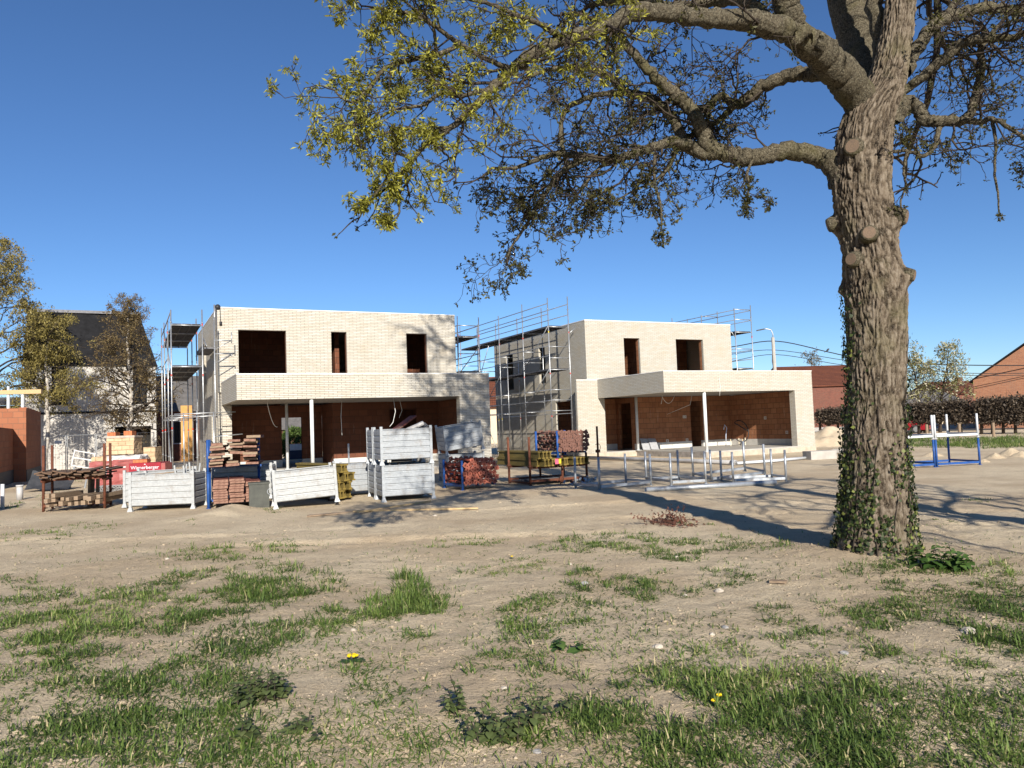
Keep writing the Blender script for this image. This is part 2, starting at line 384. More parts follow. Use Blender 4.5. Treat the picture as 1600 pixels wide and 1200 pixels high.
# services standing up from the floor of the right house
bl = MB()
bl.tube([(4.75, 4.1, .26), (4.78, 4.1, .8), (4.86, 4.1, 1.12), (4.72, 4.1, 1.3), (4.66, 4.1, 1.05)], .022, 6)
o = bl.build('service_pipe', dull('pipe_blue', (.35, .42, .62), (.55, .56, .6), .5), H2, True)
bl = MB(); c = Vector((5.35, 3.7, .95)); bl.tube([c + Vector((.5 * math.cos(t) - .0, .1 * math.sin(t), .52 * math.sin(t))) for t in np.linspace(-2.4, 2.2, 22)] + [c + Vector((.75, .1, -.1)), c + Vector((.95, .1, -.65))], .025, 6)
bl.build('cable_loop', 'black_cable', H2, True)
for k, (du, hh) in enumerate(((5.4, .35), (5.55, .3), (5.62, .36), (4.6, .33))):
    bl = MB(); bl.tube([(du, 3.9 - .1 * k, .26), (du, 3.9 - .1 * k, .26 + hh)], .02, 6); bl.build('service_pipe', dull('pipe_tan%d' % k, (.62, .47, .25), (.7, .68, .6), .6) if k == 0 else 'pipe_tan0', H2)
for (u, z) in ((1.9, .62), (3.1, .62), (3.05, 1.75), (2.98, 1.75)):
    bl = MB(); bl.wall(u - .07, u + .07, z - .07, z + .07, 4.975, 4.996, [(u - .035, u + .035, z - .035, z + .035)]); bl.build('socket_box', 'base_course', H2)
for (v, z) in ((1.3, .85), (2.6, 1.55), (.7, 2.5)):
    bl = MB(); bl.wall(v - .07, v + .07, z - .07, z + .07, 5.905, 5.926, [(v - .035, v + .035, z - .035, z + .035)], 'v'); bl.build('socket_box', 'base_course', H2)
dull('board_grey', (.34, .34, .35), (.27, .27, .28), .8)
for (u, v, a) in ((.35, 4.55, .5), (.75, 4.45, .55)):
    t = thing('insulation_board', 'grey board leaning inside the right house, ' + ('beside the column' if u < .5 else 'farther from the column'), 'board', L2(u, v, .26), AZ)
    bl = MB(); R = Matrix.Rotation(-a, 3, 'X') @ Matrix.Rotation(.08, 3, 'Y'); bl.box(R @ Vector((0, 0, .3)), (.42, .04, .6), R); bl.build('board', 'board_grey', t)
# ------------------------------------------------------------------ ground
def gheight(x, y):
    x = np.asarray(x, float); y = np.asarray(y, float)
    near = np.clip((16 - y) / 4, 0, 1)
    h = (fbm(x * .9, y * .9, 3, 3) - .44) * .10 * (.35 + .65 * near)
    h = h + (fbm(x * 6, y * 6, 3, 9) - .44) * .035 * near
    for k_, yc in enumerate((13.4, 15.1, 11.2, 12.8)):
        q = y - yc - (.10 if k_ < 2 else -.06) * x - .35 * np.sin(.33 * x + k_ // 2); lug = vnoise(x * 5.5 + q * 2, q * 3, 71 + k_)
        h = h + (-.045 * np.exp(-(q / .17) ** 2) * (.35 + .9 * lug) + .022 * np.exp(-((np.abs(q) - .30) / .11) ** 2)) * np.clip(vnoise(x * .35 + k_ * 7, y * 0, 5) * 2.2 - .5, 0, 1)
    d2 = ((x - 4.0) ** 2 + (y - 8.9) ** 2); h = h + .06 * np.exp(-d2 / .9)
    for (cx, cy, r, a) in MOUNDS: h = h + a * np.exp(-((x - cx) ** 2 + (y - cy) ** 2) / r ** 2)
    return h
MOUNDS = []
for (px, py, r, a) in ((365, 800, .45, .16), (345, 806, .4, .10), (600, 805, .7, .05), (760, 772, .8, .05), (300, 812, .5, .05), (1000, 775, .8, .04), (560, 800, .4, .08), (665, 795, .5, .06), (835, 770, .6, .06)):
    p = G(px, py); MOUNDS.append((p.x, p.y, r, a))
def H(x, y): return float(gheight(np.array([x]), np.array([y]))[0])
def GP(px, py):                            # a photo position on the uneven ground
    p = G(px, py); z = H(p.x, p.y); p = G(px, py, z); return Vector((p.x, p.y, H(p.x, p.y)))

def ground_mat():
    k = NT('sandy_soil'); v = k.obj()
    n1 = k.noise(v, .35, 5, .6); n2 = k.noise(v, 3.0, 6, .7); n3 = k.noise(v, 26, 5, .75); n4 = k.noise(v, 120, 3, .7)
    c = k.mix(k.ramp(n1, [(.40, (0, 0, 0)), (.60, (1, 1, 1))]), (.74, .61, .425), (.58, .45, .30))
    c = k.mix(k.ramp(n2, [(.47, (0, 0, 0)), (.72, (.7, .7, .7))]), c, (.51, .40, .27))
    c = k.mix(k.ramp(n3, [(.53, (0, 0, 0)), (.72, (.7, .7, .7))]), c, (.37, .285, .19))
    c = k.mix(k.ramp(n4, [(.55, (0, 0, 0)), (.75, (.6, .6, .6))]), c, (.62, .53, .40))
    # thin green film between the tufts, only in the old meadow part (a band by the camera and the verge far right)
    nm = k.bump(n2, .6, .06, k.bump(n3, 1.0, .04, k.bump(n4, 1.0, .014)))
    return k.setp(c, .95, 0, nm, .15)
ground_mat()
def grid(xs, ys):
    X, Y = np.meshgrid(xs, ys); V = np.stack([X, Y, gheight(X, Y)], -1).reshape(-1, 3); nx = len(xs); ny = len(ys)
    i = (np.arange(ny - 1)[:, None] * nx + np.arange(nx - 1)[None]).reshape(-1)
    return V, np.stack([i, i + 1, i + nx + 1, i + nx], 1)
# one sheet: fine close to the camera, coarser towards the horizon
ys = np.concatenate([[-400, -100, -30, -10, -4], np.arange(0, 2, .25), np.arange(2, 10, .045), np.arange(10, 17, .09), np.arange(17, 30, .3), np.arange(30, 60, 1.5), [70, 90, 130, 200, 400, 900, 2500]])
xs = np.concatenate([[-2500, -900, -400, -150, -80, -50, -38], np.arange(-30, -9, .5), np.arange(-9, 8, .06), np.arange(8, 32, .5), [38, 50, 80, 150, 400, 900, 2500]])
V, Fq = grid(xs, ys)
struct(np_mesh('ground', V, Fq, 'sandy_soil', smooth=True))
# ------------------------------------------------------------------ scaffolds
def pole_mb(p, q, r=.024, step=1.0):
    m = MB(); m.tube([p, q], r, 8); p = Vector(p); q = Vector(q); d = q - p; n = int(d.length / step); d.normalize()
    for i in range(1, n + 1):
        c = p + d * (i * step - .1); m.tube([c - d * .008, c + d * .008], r + .03, 8)
    return m
def band(parent, p, r, mat):
    m = MB(); p = Vector(p); m.tube([p, p + Vector((0, 0, .07))], r + .003, 8, False); m.build('colour_band', mat, parent)
def scaffold(label, O, ui, uo, vs, decks, rails, top, brk=None, braces=(), short=(), transom=(), lip=0):
    """ui/uo: lines of the inner and outer standards, vs: positions of the frames along the wall"""
    s = thing('scaffold', label, 'scaffold', O, AZ, 'scaffolds around the new houses')
    for v in vs:
        for u in (ui, uo):
            p = pole_mb((u, v, 0), (u + random.uniform(-.015, .015), v, top + random.uniform(-.25, .1))).build('standard', 'steel', s, True)
            for z in (1.95, 3.9, 5.8):
                if random.random() < .6: band(p, (u, v, z), .024, 'red_mark' if random.random() < .8 else 'yellow_mark')
            m = MB(); m.tube([(u, v, -.05), (u, v, .15)], .035, 8); m.box((u, v, .0), (.15, .15, .012)); m.build('base_plate', 'steel', p)
        for z in transom:
            m = MB(); m.tube([(ui, v, z), (uo, v, z)], .022, 6); m.build('transom', 'steel', s, True)
    for (z, i0, i1) in decks:
        for i in range(i0, i1):
            m = MB(); w = abs(uo - ui) - .08; a, b = min(ui, uo) + .04, max(ui, uo) - .04; n = 3
            for k in range(n):
                x0 = a + (b - a) * k / n + .008; x1 = a + (b - a) * (k + 1) / n - .008
                m.bx(x0, x1, vs[i] + .03, vs[i + 1] - .03, z, z + .012)
                for xx in (x0, x1 - .012): m.bx(xx, xx + .012, vs[i] + .03, vs[i + 1] - .03, z - .06, z - .001)
                for q in np.arange(vs[i] + .3, vs[i + 1] - .1, .42): m.bx(x0 + .013, x1 - .013, q, q + .04, z - .04, z - .001)
            m.build('deck', 'deck_steel', s)
            m = MB(); e = uo + (.03 if uo > ui else -.03)
            m.bx(e - .015, e + .015, vs[i] + .03, vs[i + 1] - .03, z + .013, z + .16); m.build('toe_board', 'deck_steel', s) if z > 4 and i == i0 and lip else None
        for v in vs[i0:i1 + 1]:
            m = MB(); m.tube([(ui, v, z - .05), (uo, v, z - .05)], .024, 6); m.build('transom', 'steel', s, True)
    for (z, u, i0, i1) in rails:
        m = MB(); m.tube([(u, vs[i0], z), (u, vs[i1], z)], .021, 6); m.build('guard_rail', 'steel', s, True)
    for (a, b) in braces:
        m = MB(); m.tube([a, b], .021, 6); m.build('brace', 'steel', s, True)
    for (u, v, z0, z1) in short: pole_mb((u, v, z0), (u, v, z1)).build('standard', 'steel', s, True)
    return s
vs = [4.45, 7.02, 9.59, 12.2]
sc1 = scaffold('scaffold along the shaded left wall of the left house, beside the birch', O1, -.63, -1.71, vs,
    [(5.85, 0, 3), (4.30, 0, 3)], [(6.3, -1.71, 0, 3), (4.8, -1.71, 1, 3), (2.47, -1.71, 0, 3), (2.36, -.63, 0, 2)], 6.6,
    braces=[((-1.74, 4.45, .2), (-1.74, 7.02, 2.4)), ((-1.74, 4.5, 4.3), (-1.74, 9.59, 6.3)), ((-.6, 3.2, 4.9), (-.6, 4.45, 5.3))],
    short=[(-.30, 3.55, 0, 6.0), (-.95, 3.4, 0, 2.6), (-.42, 3.0, 0, 2.5), (-1.4, 3.2, 0, 2.5)], transom=(2.44,))
m = MB()                                    # brackets reaching round the front corner
for z in (5.15, 4.65): m.tube([(-.30, 3.55, z), (.3, 3.6, z)], .02, 6); m.tube([(-.30, 3.55, z - .35), (.28, 3.6, z)], .016, 6); m.tube([(.3, 3.6, z - .1), (.3, 3.6, z + .3 * (z > 5))], .02, 6)
m.build('bracket', 'steel', sc1, True)
m = MB(); m.tube([(-1.71, 3.2, 2.46), (.35, 3.2, 2.5)], .021, 6); m.tube([(-1.4, 3.0, 2.33), (.2, 3.0, 2.4)], .021, 6); m.tube([(-.42, 3.0, 1.62), (.55, 3.0, 1.68)], .021, 6); m.build('guard_rail', 'steel', sc1, True)
m = MB(); m.bx(-.6, -.14, 4.6, 7.2, 4.95, 5.0); m.bx(-.6, -.57, 4.6, 7.2, 5.003, 5.12); m.build('bracket_deck', 'deck_steel', sc1)
scaffold('scaffold behind the right end of the left house, two short dark decks', O1, 10.4, 11.45, [6.0, 8.57, 11.14],
    [(5.82, 0, 2), (4.2, 0, 2), (2.2, 0, 1)], [(6.3, 11.45, 0, 2), (5.0, 11.45, 0, 2), (4.7, 11.45, 0, 2), (5.35, 10.4, 0, 2), (6.3, 10.4, 0, 2)], 6.75,
    braces=[((10.1, 6.0, 5.78), (10.4, 6.0, 5.45)), ((11.5, 6.0, 5.4), (11.5, 8.57, 4.3))], transom=(6.3, 5.0))
vs = [5.56, 8.11, 10.74, 13.35, 15.9]
scaffold('tall scaffold along the shaded left wall of the right house, topped by rails', O2, -3.03, -4.1, vs,
    [(6.13, 0, 4), (4.16, 0, 3)],
    [(7.15, -4.1, 0, 4), (6.66, -4.1, 0, 4), (7.15, -3.03, 0, 4), (6.66, -3.03, 0, 4), (5.2, -4.1, 0, 3), (4.75, -4.1, 0, 4), (3.2, -4.1, 0, 4), (2.7, -4.1, 0, 4), (2.25, -4.1, 0, 3), (2.1, -3.03, 0, 3)], 7.45,
    braces=[((-4.13, 8.11, 4.2), (-4.13, 5.56, 6.1)), ((-4.13, 8.4, 2.2), (-4.13, 5.56, 4.15)), ((-4.13, 13.35, 4.2), (-4.13, 12, 5.9)), ((-4.13, 10.74, 4.2), (-4.13, 12.2, 3.1)), ((-4.13, 11.2, .2), (-4.13, 13.0, 2.2)), ((-3.06, 5.56, 5.75), (-2.62, 5.56, 6.1))],
    short=[(-4.45, 9.2, 0, 5.05), (-3.3, 7.0, 0, 2.6)], transom=(5.17, 4.65, 3.19, 2.72, 2.23))
scaffold('scaffold behind the right end of the right house, against open sky', O2, 7.13, 8.26, [5.6, 8.17, 10.74, 13.3],
    [(6.13, 0, 2), (4.2, 0, 2)], [(7.25, 7.13, 0, 3), (7.25, 8.26, 0, 2), (6.72, 7.13, 0, 3), (6.72, 8.26, 0, 3), (5.15, 8.26, 0, 2), (4.68, 8.26, 0, 2), (5.2, 7.13, 0, 2), (4.7, 7.13, 0, 2)], 7.5,
    braces=[((6.85, 5.6, 6.1), (7.13, 5.6, 5.8))], transom=(7.28, 6.75, 5.2))
# the pulley hoist on the left scaffold
hs_ = thing('pulley_hoist', 'black pulley wheel on a pole at the top of the left scaffold', 'hoist', L1(-.2, 4.4, 5.6), AZ)
m = MB(); m.tube([(0, 0, 0), (0, 0, 1.0)], .03, 8); m.build('pole', 'steel', hs_, True)
m = MB(); m.tube([(.12, -.02, .92), (.12, .04, .92)], .1, 14); m.build('wheel', 'black_cable', hs_, True)
m = MB(); m.tube([(.2, 0, .9), (.22, 0, .3)], .012, 5); m.tube([(.22, 0, .36), (.22, 0, .22)], .05, 8); m.build('rope', 'black_cable', hs_, True)
# ------------------------------------------------------------------ building material on the site
def galv(name, c, metal, dirt=(.20, .16, .12)):
    k = NT(name); v = k.obj()
    vo = k.n('TexVoronoi'); vo.inputs['Scale'].default_value = 26; k.l(v, vo.inputs['Vector'])
    n = k.noise(k.mapping(v, (2, 2, 9)), 1.5, 5, .7)
    col = k.mix(k.ramp(vo.outputs['Color'], [(.2, (0, 0, 0)), (.8, (.5, .5, .5))]), c, tuple(x * .74 for x in c))
    col = k.mix(k.ramp(n, [(.5, (0, 0, 0)), (.75, (.6, .6, .6))]), col, tuple(x * .62 for x in c))
    n2 = k.noise(v, 3.5, 6, .75); col = k.mix(k.ramp(n2, [(.52, (0, 0, 0)), (.72, (.65, .65, .65))]), col, dirt)
    return k.setp(col, .5, metal, k.bump(n, .15, .01), .4)
galv('galvanised', (.34, .36, .38), .3); galv('galvanised_white', (.38, .39, .39), .12); galv('galvanised_tube', (.40, .43, .47), .6)
dull('rust', (.16, .055, .03), (.09, .035, .02), .85, .1, scale=12, bump=.3)
dull('rusty_red', (.30, .055, .035), (.15, .045, .03), .75, .1, scale=9, bump=.2)
dull('faded_red', (.42, .125, .08), (.27, .09, .06), .8, scale=10, bump=.2)
dull('old_red', (.20, .10, .075), (.12, .06, .045), .8, .1, scale=10, bump=.2)
dull('blue_paint', (.02, .09, .32), (.02, .06, .20), .5, .1, scale=8)
dull('white_paint', (.58, .60, .62), (.46, .48, .5), .45, scale=6)
dull('old_wood', (.16, .10, .065), (.09, .055, .035), .9, scale=5, bump=.5, stretch=(2, 12, 12))
dull('grey_wood', (.30, .22, .15), (.19, .135, .09), .9, scale=5, bump=.4, stretch=(2, 12, 12))
dull('fresh_wood', (.52, .38, .20), (.42, .29, .15), .8, scale=5, bump=.2, stretch=(2, 12, 12))
dull('board_side', (.18, .05, .038), (.12, .04, .03), .75, scale=6, bump=.2)
dull('board_end', (.31, .18, .13), (.17, .09, .065), .9, scale=14, bump=.4)
dull('beam_yellow', (.20, .15, .04), (.12, .09, .03), .75, scale=6, bump=.2, stretch=(1, 6, 6))
dull('beam_end', (.21, .15, .03), (.13, .09, .025), .7, scale=10)
dull('pvc_grey', (.42, .41, .40), (.34, .33, .32), .5, scale=4)
dull('dark_plastic', (.03, .032, .036), (.05, .05, .055), .6)
dull('dark_green', (.075, .078, .066), (.05, .052, .045), .6)

def local(px, py, deg, z=0, Y=None, ground=True):
    """frame with its origin at the foot seen at px, py and its x axis turned deg degrees from the picture plane"""
    o = GP(px, py) if Y is None else AT(px, py, Y)
    a = math.radians(deg); ex = Vector((math.cos(a), math.sin(a), 0)); ey = Vector((-math.sin(a), math.cos(a), 0))
    def at(x, y, zz=0): return o + ex * x + ey * y + Vector((0, 0, zz))
    return o, a, at

def make_stillage(label, w, d, h, mat, group='slatted metal stillages', foot=.12, top=.07):
    s = thing('stillage', label, 'stillage', (0, 0, 0), 0, group)
    for x in (.03, w - .03):
        for y in (.03, d - .03):
            m = MB(); m.box((x, y, h / 2), (.06, .06, h)); m.prism([(x - .05, y - .05, 0), (x + .05, y - .05, 0), (x + .05, y + .05, 0), (x - .05, y + .05, 0)], (0, 0, .012))
            m.add([(x - .06, y - .06, .0), (x + .06, y - .06, 0), (x + .06, y + .06, 0), (x - .06, y + .06, 0), (x - .031, y - .031, .09), (x + .031, y - .031, .09), (x + .031, y + .031, .09), (x - .031, y + .031, .09)], [(0, 1, 5, 4), (1, 2, 6, 5), (2, 3, 7, 6), (3, 0, 4, 7)])
            m.build('corner_post', mat, s)
    n = 5; z0, z1 = foot, h - top
    def panel(a, b, nx, ny):
        m = MB(); a = Vector(a); b = Vector(b); e = (b - a); L = e.length; e.normalize(); nn = Vector((nx, ny, 0)); st = (z1 - z0) / n
        prof = []
        for i in range(n):
            zz = z0 + st * i
            prof += [(0, zz), (.022, zz + .018), (.022, zz + st - .028), (0.004, zz + st - .012)]
        prof += [(0, z1)]
        vs = []; fs = []
        for (o_, zz) in prof:
            for q in (0, L): vs.append(a + e * q + nn * o_ + Vector((0, 0, zz)))
        k = len(prof)
        for (o_, zz) in prof:
            for q in (0, L): vs.append(a + e * q + nn * (o_ - .006) + Vector((0, 0, zz)))
        for i in range(k - 1):
            fs.append((2 * i, 2 * i + 1, 2 * i + 3, 2 * i + 2)); fs.append((2 * k + 2 * i, 2 * k + 2 * i + 2, 2 * k + 2 * i + 3, 2 * k + 2 * i + 1))
        m.add(vs, fs); m.tube([a + Vector((0, 0, z1)), b + Vector((0, 0, z1))], .014, 6)
        m.build('side_panel', mat, s, recalc=False)
    panel((.062, .03, 0), (w - .062, .03, 0), 0, -1); panel((.062, d - .03, 0), (w - .062, d - .03, 0), 0, 1)
    panel((.03, .062, 0), (.03, d - .062, 0), -1, 0); panel((w - .03, .062, 0), (w - .03, d - .062, 0), 1, 0)
    m = MB(); m.bx(.07, w - .07, .07, d - .07, foot, foot + .02); m.build('floor_panel', mat, s)
    return s
def put(o, at, x, y, z, a, tilt=(0, 0), label=None):
    o.location = at(x, y, z); o.rotation_euler = (tilt[0], tilt[1], a)
    if label: o['label'] = label
    return o
# ---- stillage A and its neighbours
o, a, at = local(201, 800, 5)
bA = put(make_stillage('whitish slatted stillage full of timber offcuts, the leftmost one in front', 1.43, .95, .88, 'galvanised_white'), at, 0, 0, 0, a)
put(copy_tree(bA), at, -.52, 1.0, .02, a + .02, label='whitish stillage hidden behind the leftmost front one')
put(copy_tree(bA), at, 1.42, 1.35, .05, a + .1, label='whitish stillage between the leftmost one and the blue posts')
def stick(label, name, pts, w, t, mat, cat='board', group=None, tilt=0):
    s = Vector(pts[0]); o = MB().plank((0, 0, 0), Vector(pts[1]) - s, w, t, tilt).build(name, mat); o.location = s
    return tag(o, label, cat, group)
for i in range(16):
    x0 = random.uniform(.08, .7); z0 = .62 + .022 * (i % 8) + random.uniform(0, .02); y0 = .1 + .75 * random.random(); L = random.uniform(.55, .7)
    stick('short pale batten lying loose on top inside the leftmost front stillage', 'batten', (at(x0, y0, z0), at(x0 + L, y0 + random.uniform(-.08, .08), z0 + random.uniform(-.04, .06))), .05, .022, 'grey_wood' if i % 3 else 'fresh_wood', 'batten', 'battens in the leftmost stillage', random.uniform(-.4, .4))
for i, (x, y, h) in enumerate(((.98, .3, .98), (1.05, .5, 1.0), (1.14, .3, .97), (1.2, .6, 1.03), (1.3, .35, .95), (1.27, .7, 1.0))):
    m = MB(); m.tube([(0, 0, 0), (random.uniform(-.1, .1), .03, h - .35)], .022, 6); q = m.build('steel_post', 'galvanised_white'); q.location = at(x, y, .36)
    tag(q, 'short whitish steel post standing at the right end of the leftmost stillage', 'post', 'posts in the leftmost stillage')
# ---- timber rack on the left
o, a, at = local(68, 800, 20)
rack = thing('timber_rack', 'rusty four posted rack carrying old timber on two levels', 'rack', o, a)
for x in (0, 1.28):
    for y in (0, .95):
        m = MB(); m.tube([(x, y, 0), (x, y, 1.55)], .032, 8); m.box((x, y, .72), (.1, .1, .07)); m.build('post', 'rust', rack, True)
for y in (0, .95):
    for z in (.14, .74): m = MB(); m.bar((0, y, z), (1.28, y, z), .06, .06); m.build('crossbar', 'rust', rack)
for x in (0, 1.28):
    for z in (.09, .68): m = MB(); m.bar((x, 0, z), (x, .95, z), .05, .05); m.build('crossbar', 'rust', rack)
for i in range(34):
    lay = i // 9; k = i % 9; x = -.1 + 1.45 * (k + random.uniform(.2, .8)) / 9; z = .79 + .045 * lay + random.uniform(0, .015); ang = random.uniform(-.3, .3); L = random.uniform(1.0, 1.35)
    stick('dark weathered plank in the untidy pile on top of the rusty rack', 'plank', (at(x, -.22 + random.uniform(-.12, .1), z + random.uniform(-.03, .02)), at(x + ang, -.22 + L, z + random.uniform(-.02, .05))), random.uniform(.1, .19), .032, 'old_wood', 'plank', 'planks on top of the rusty rack', random.uniform(-.35, .35))
for i in range(18):
    lay = i // 8; k = i % 8; x = .04 + 1.2 * (k + .5) / 8 + random.uniform(-.03, .03); z = .07 + .105 * lay + random.uniform(0, .03); sfw = random.choice((.075, .09, .1))
    t = MB().bar((0, 0, 0), (random.uniform(-.12, .12), 1.2, random.uniform(-.02, .03)), sfw, sfw).build('timber', 'grey_wood'); t.location = at(x, -.22 + random.uniform(-.1, .12), z + .09)
    tag(t, 'square timber with its sawn end forward, at the bottom of the rusty rack', 'timber', 'square timbers at the bottom of the rusty rack')
stick('upright weathered plank standing behind the timber rack', 'plank', (at(.82, 1.05, 0), at(.84, 1.1, .78)), .06, .2, 'grey_wood', 'plank')
stick('second upright weathered plank with dark holes behind the timber rack', 'plank', (at(.97, 1.05, 0), at(.98, 1.1, .77)), .05, .12, 'grey_wood', 'plank')
# ---- blue stillage with boards
def blue_frame(label, at, a, w, d, h, z=0, skip=()):
    s = thing('pallet_rack', label, 'rack', at(0, 0, z), a)
    for x in (0, w):
        for y in (0, d):
            if (x > 0, y > 0) in skip: continue
            m = MB(); m.tube([(x, y, 0), (x, y, h)], .034, 8); m.bx(x - .05, x + .05, y - .05, y + .05, 0, .012); m.build('post', 'blue_paint', s, True)
    for zz in (.09,):
        for y in ((d,) if skip else (0, d)): m = MB(); m.bar((0, y, zz), (w, y, zz), .05, .05); m.build('base_bar', 'blue_paint', s)
        for x in (0, w): m = MB(); m.bar((x, .1 if skip and x else 0, zz + .02), (x, d, zz + .02), .05, .05); m.build('base_bar', 'blue_paint', s)
    return s
o, a, at = local(326, 795, 20)
blue_frame('lower blue steel frame holding a stack of red sided boards', at, a, 1.12, 1.15, .80, 0, ((True, False),))
blue_frame('upper blue steel frame holding the crooked plank pile', at, a, 1.12, 1.15, .74, .80, ((True, False),))
def board(label, at, a, x, y, z, w, t, L, group, cat='board', side='board_side', end='board_end', rot=0, tilt=0):
    o = thing('board', label, cat, at(x, y, z), a + rot, group); o.rotation_euler = (0, tilt, a + rot)
    m = MB(); m.bx(0, w, .004, L, 0, t); m.build('board_body', side, o); m = MB(); m.bx(.002, w - .002, 0, .003, .002, t - .002); m.build('end_face', end, o)
for c_, xs in enumerate((.1, .44, .78)):
    z = .125; n = (9, 9, 8)[c_]
    for i in range(n):
        t = random.choice((.05, .06, .065)); y = -.30 + random.uniform(-.06, .04)
        board('red sided board with pale end in the neat lower stack of the blue frame', at, a, xs + random.uniform(-.015, .015), y, z, .31 + random.uniform(-.01, .01), t, 1.4, 'boards in the lower blue frame', rot=random.uniform(-.01, .01)); z += t + .004
for c_, xs in enumerate((.06, .42, .78)):
    z = .93
    for i in range((9, 7, 10)[c_]):
        t = random.choice((.045, .05, .06)); z += random.choice((0, 0, .01, .03)) if c_ != 1 or i != 2 else .16
        board('worn brown plank in the crooked upper pile of the blue frame', at, a, xs + random.uniform(-.05,   .05), -.22 + random.uniform(-.2, .12), z, .30 + random.uniform(-.06, .02), t, 1.35, 'planks in the upper blue frame', side='old_wood' if i % 3 else 'board_side', end='grey_wood' if i % 2 else 'board_end', rot=random.uniform(-.12, .12), tilt=random.uniform(-.05, .05)); z += t + .004
# ---- stillage B, box and post
o, a, at = local(429, 796, 20)
bB = put(make_stillage('bright leaning slatted stillage just right of the blue framed planks', 1.36, .9, .84, 'galvanised_white', foot=.14), at, 0, 0, .0, a, (0, math.radians(-3.2)))
t = thing('storage_box', 'dark grey green box squeezed between the planks and the leaning stillage', 'box', at(-.5, .55, 0), a)
m = MB(); m.bx(0, .42, 0, .7, 0, .52); m.build('body', 'dark_green', t); m = MB(); m.bx(-.02, .44, -.02, .72, .523, .56); m.build('lid', 'dark_green', t)
m = MB(); m.tube([(.43 + .05 * math.cos(q), -.015, .35 + .06 * math.sin(q)) for q in np.linspace(0, 6.28, 12)], .008, 5); m.build('handle', 'galvanised', t)
# ---- yellow formwork beams by the stack of stillages
def h_beam(label, group, p, yaw, L=2.45, roll=0):
    o = thing('formwork_girder', label, 'beam', p, yaw, group)
    if roll: o.rotation_euler = (0, roll, yaw)
    m = MB(); m.bx(0, .08, .01, L - .01, 0, .04); m.bx(0, .08, .01, L - .01, .16, .2); m.bx(.026, .054, .02, L - .02, .041, .159); m.build('timber_section', 'beam_yellow', o)
    m = MB(); m.bx(.002, .078, 0, .009, .002, .038); m.bx(.002, .078, 0, .009, .162, .198); m.bx(.028, .052, .01, .019, .042, .158); m.build('end_face', 'beam_end', o)
o, a, at = local(528, 784, 41)
for i in range(15):
    c_, r_ = i % 4, i // 4
    h_beam('yellow timber formwork beam in the stack left of the piled stillages', 'yellow beams behind the leaning stillage', at(.02 + .105 * c_ + random.uniform(-.012, .012), random.uniform(-.12, .12), .06 + .203 * r_), a + random.uniform(-.015, .015))
m = MB(); m.bx(-.05, .5, .3, .4, 0, .055); m.bx(-.05, .5, 1.7, 1.8, 0, .055); q = m.build('bearer', 'old_wood'); q.location = o; q.rotation_euler = (0, 0, a); tag(q, 'pair of dark bearers under the yellow beams by the leaning stillage', 'bearer')
m = MB(); m.tube([(0, 0, 0), (0, 0, 1.25)], .028, 8); m.box((0, 0, 0), (.12, .12, .02)); q = m.build('steel_post', 'galvanised'); q.location = GP(546, 757); tag(q, 'single galvanised post standing behind the yellow beam stack', 'post')
# ---- the stack of four stillages
o, a, at = local(598, 785, 21)
w_, d_, h_ = 1.22, .84, .88
c0 = put(make_stillage('grey slatted stillage at the bottom front of the stack of four', w_, d_, h_, 'galvanised'), at, 0, 0, 0, a)
put(copy_tree(c0), at, .0, .93, 0, a, label='grey slatted stillage at the bottom back of the stack of four')
put(copy_tree(c0), at, -.02, 0, h_ - .055, a + .01, label='grey slatted stillage at the top front of the stack of four, boards sticking out')
put(copy_tree(c0), at, -.03, .95, h_ - .055, a - .02, label='grey slatted stillage at the top back of the stack of four')
put(copy_tree(c0), at, -.62, 2.1, 0, a + .1, label='grey slatted stillage low behind the yellow beams, mostly hidden')
zt_ = h_ * 2 - .12
stick('broad reddish plank rising out of the top front stillage', 'plank', (at(.1, .35, zt_ - .22), at(.95, .75, zt_ + .3)), .24, .035, 'board_side', 'plank')
stick('second reddish plank lower in the top front stillage', 'plank', (at(.05, .25, zt_ - .2), at(.55, .3, zt_ + .06)), .2, .035, 'board_end', 'plank')
for i in range(3): stick('dark metal formwork panel leaning in the top front stillage', 'metal_sheet', (at(.5 + .1 * i, .2 + .08 * i, zt_ - .15), at(1.05 + .05 * i, .35 + .08 * i, zt_ + .12 - .03 * i)), .35, .03, 'deck_steel', 'panel', 'dark panels in the top front stillage')
m = MB(); m.pipe((0, 0, 0), (.75, .25, .32), .055, .05, 10); q = m.build('grey_pipe', 'pvc_grey'); q.location = at(.25, .2, zt_ - .2); tag(q, 'grey pipe sloping out of the top front stillage', 'pipe')
for i in range(9):
    x = .1 + .12 * i; m = MB(); m.box((0, 0, 0), (.05, .5, .12), Euler((random.uniform(-.3, .3), .3, random.uniform(-.3, .3))).to_matrix()); q = m.build('coupler', 'dark_plastic' if i % 3 else 'rust'); q.location = at(x, .42, h_ - .15 + random.uniform(-.03, .04)); tag(q, 'dark metal fitting heaped in the bottom front stillage', 'fitting', 'fittings in the bottom front stillage')
# ---- tilted stillage on another one, behind the props
o, a, at = local(722, 758, 22)
put(copy_tree(c0), at, .02, 1.5, 0, a, label='grey slatted stillage standing under the tilted one')
put(copy_tree(c0), at, .0, 1.4, .80, a, (math.radians(3), math.radians(-7)), label='tilted grey slatted stillage in shade, left of the yellow beam rack')
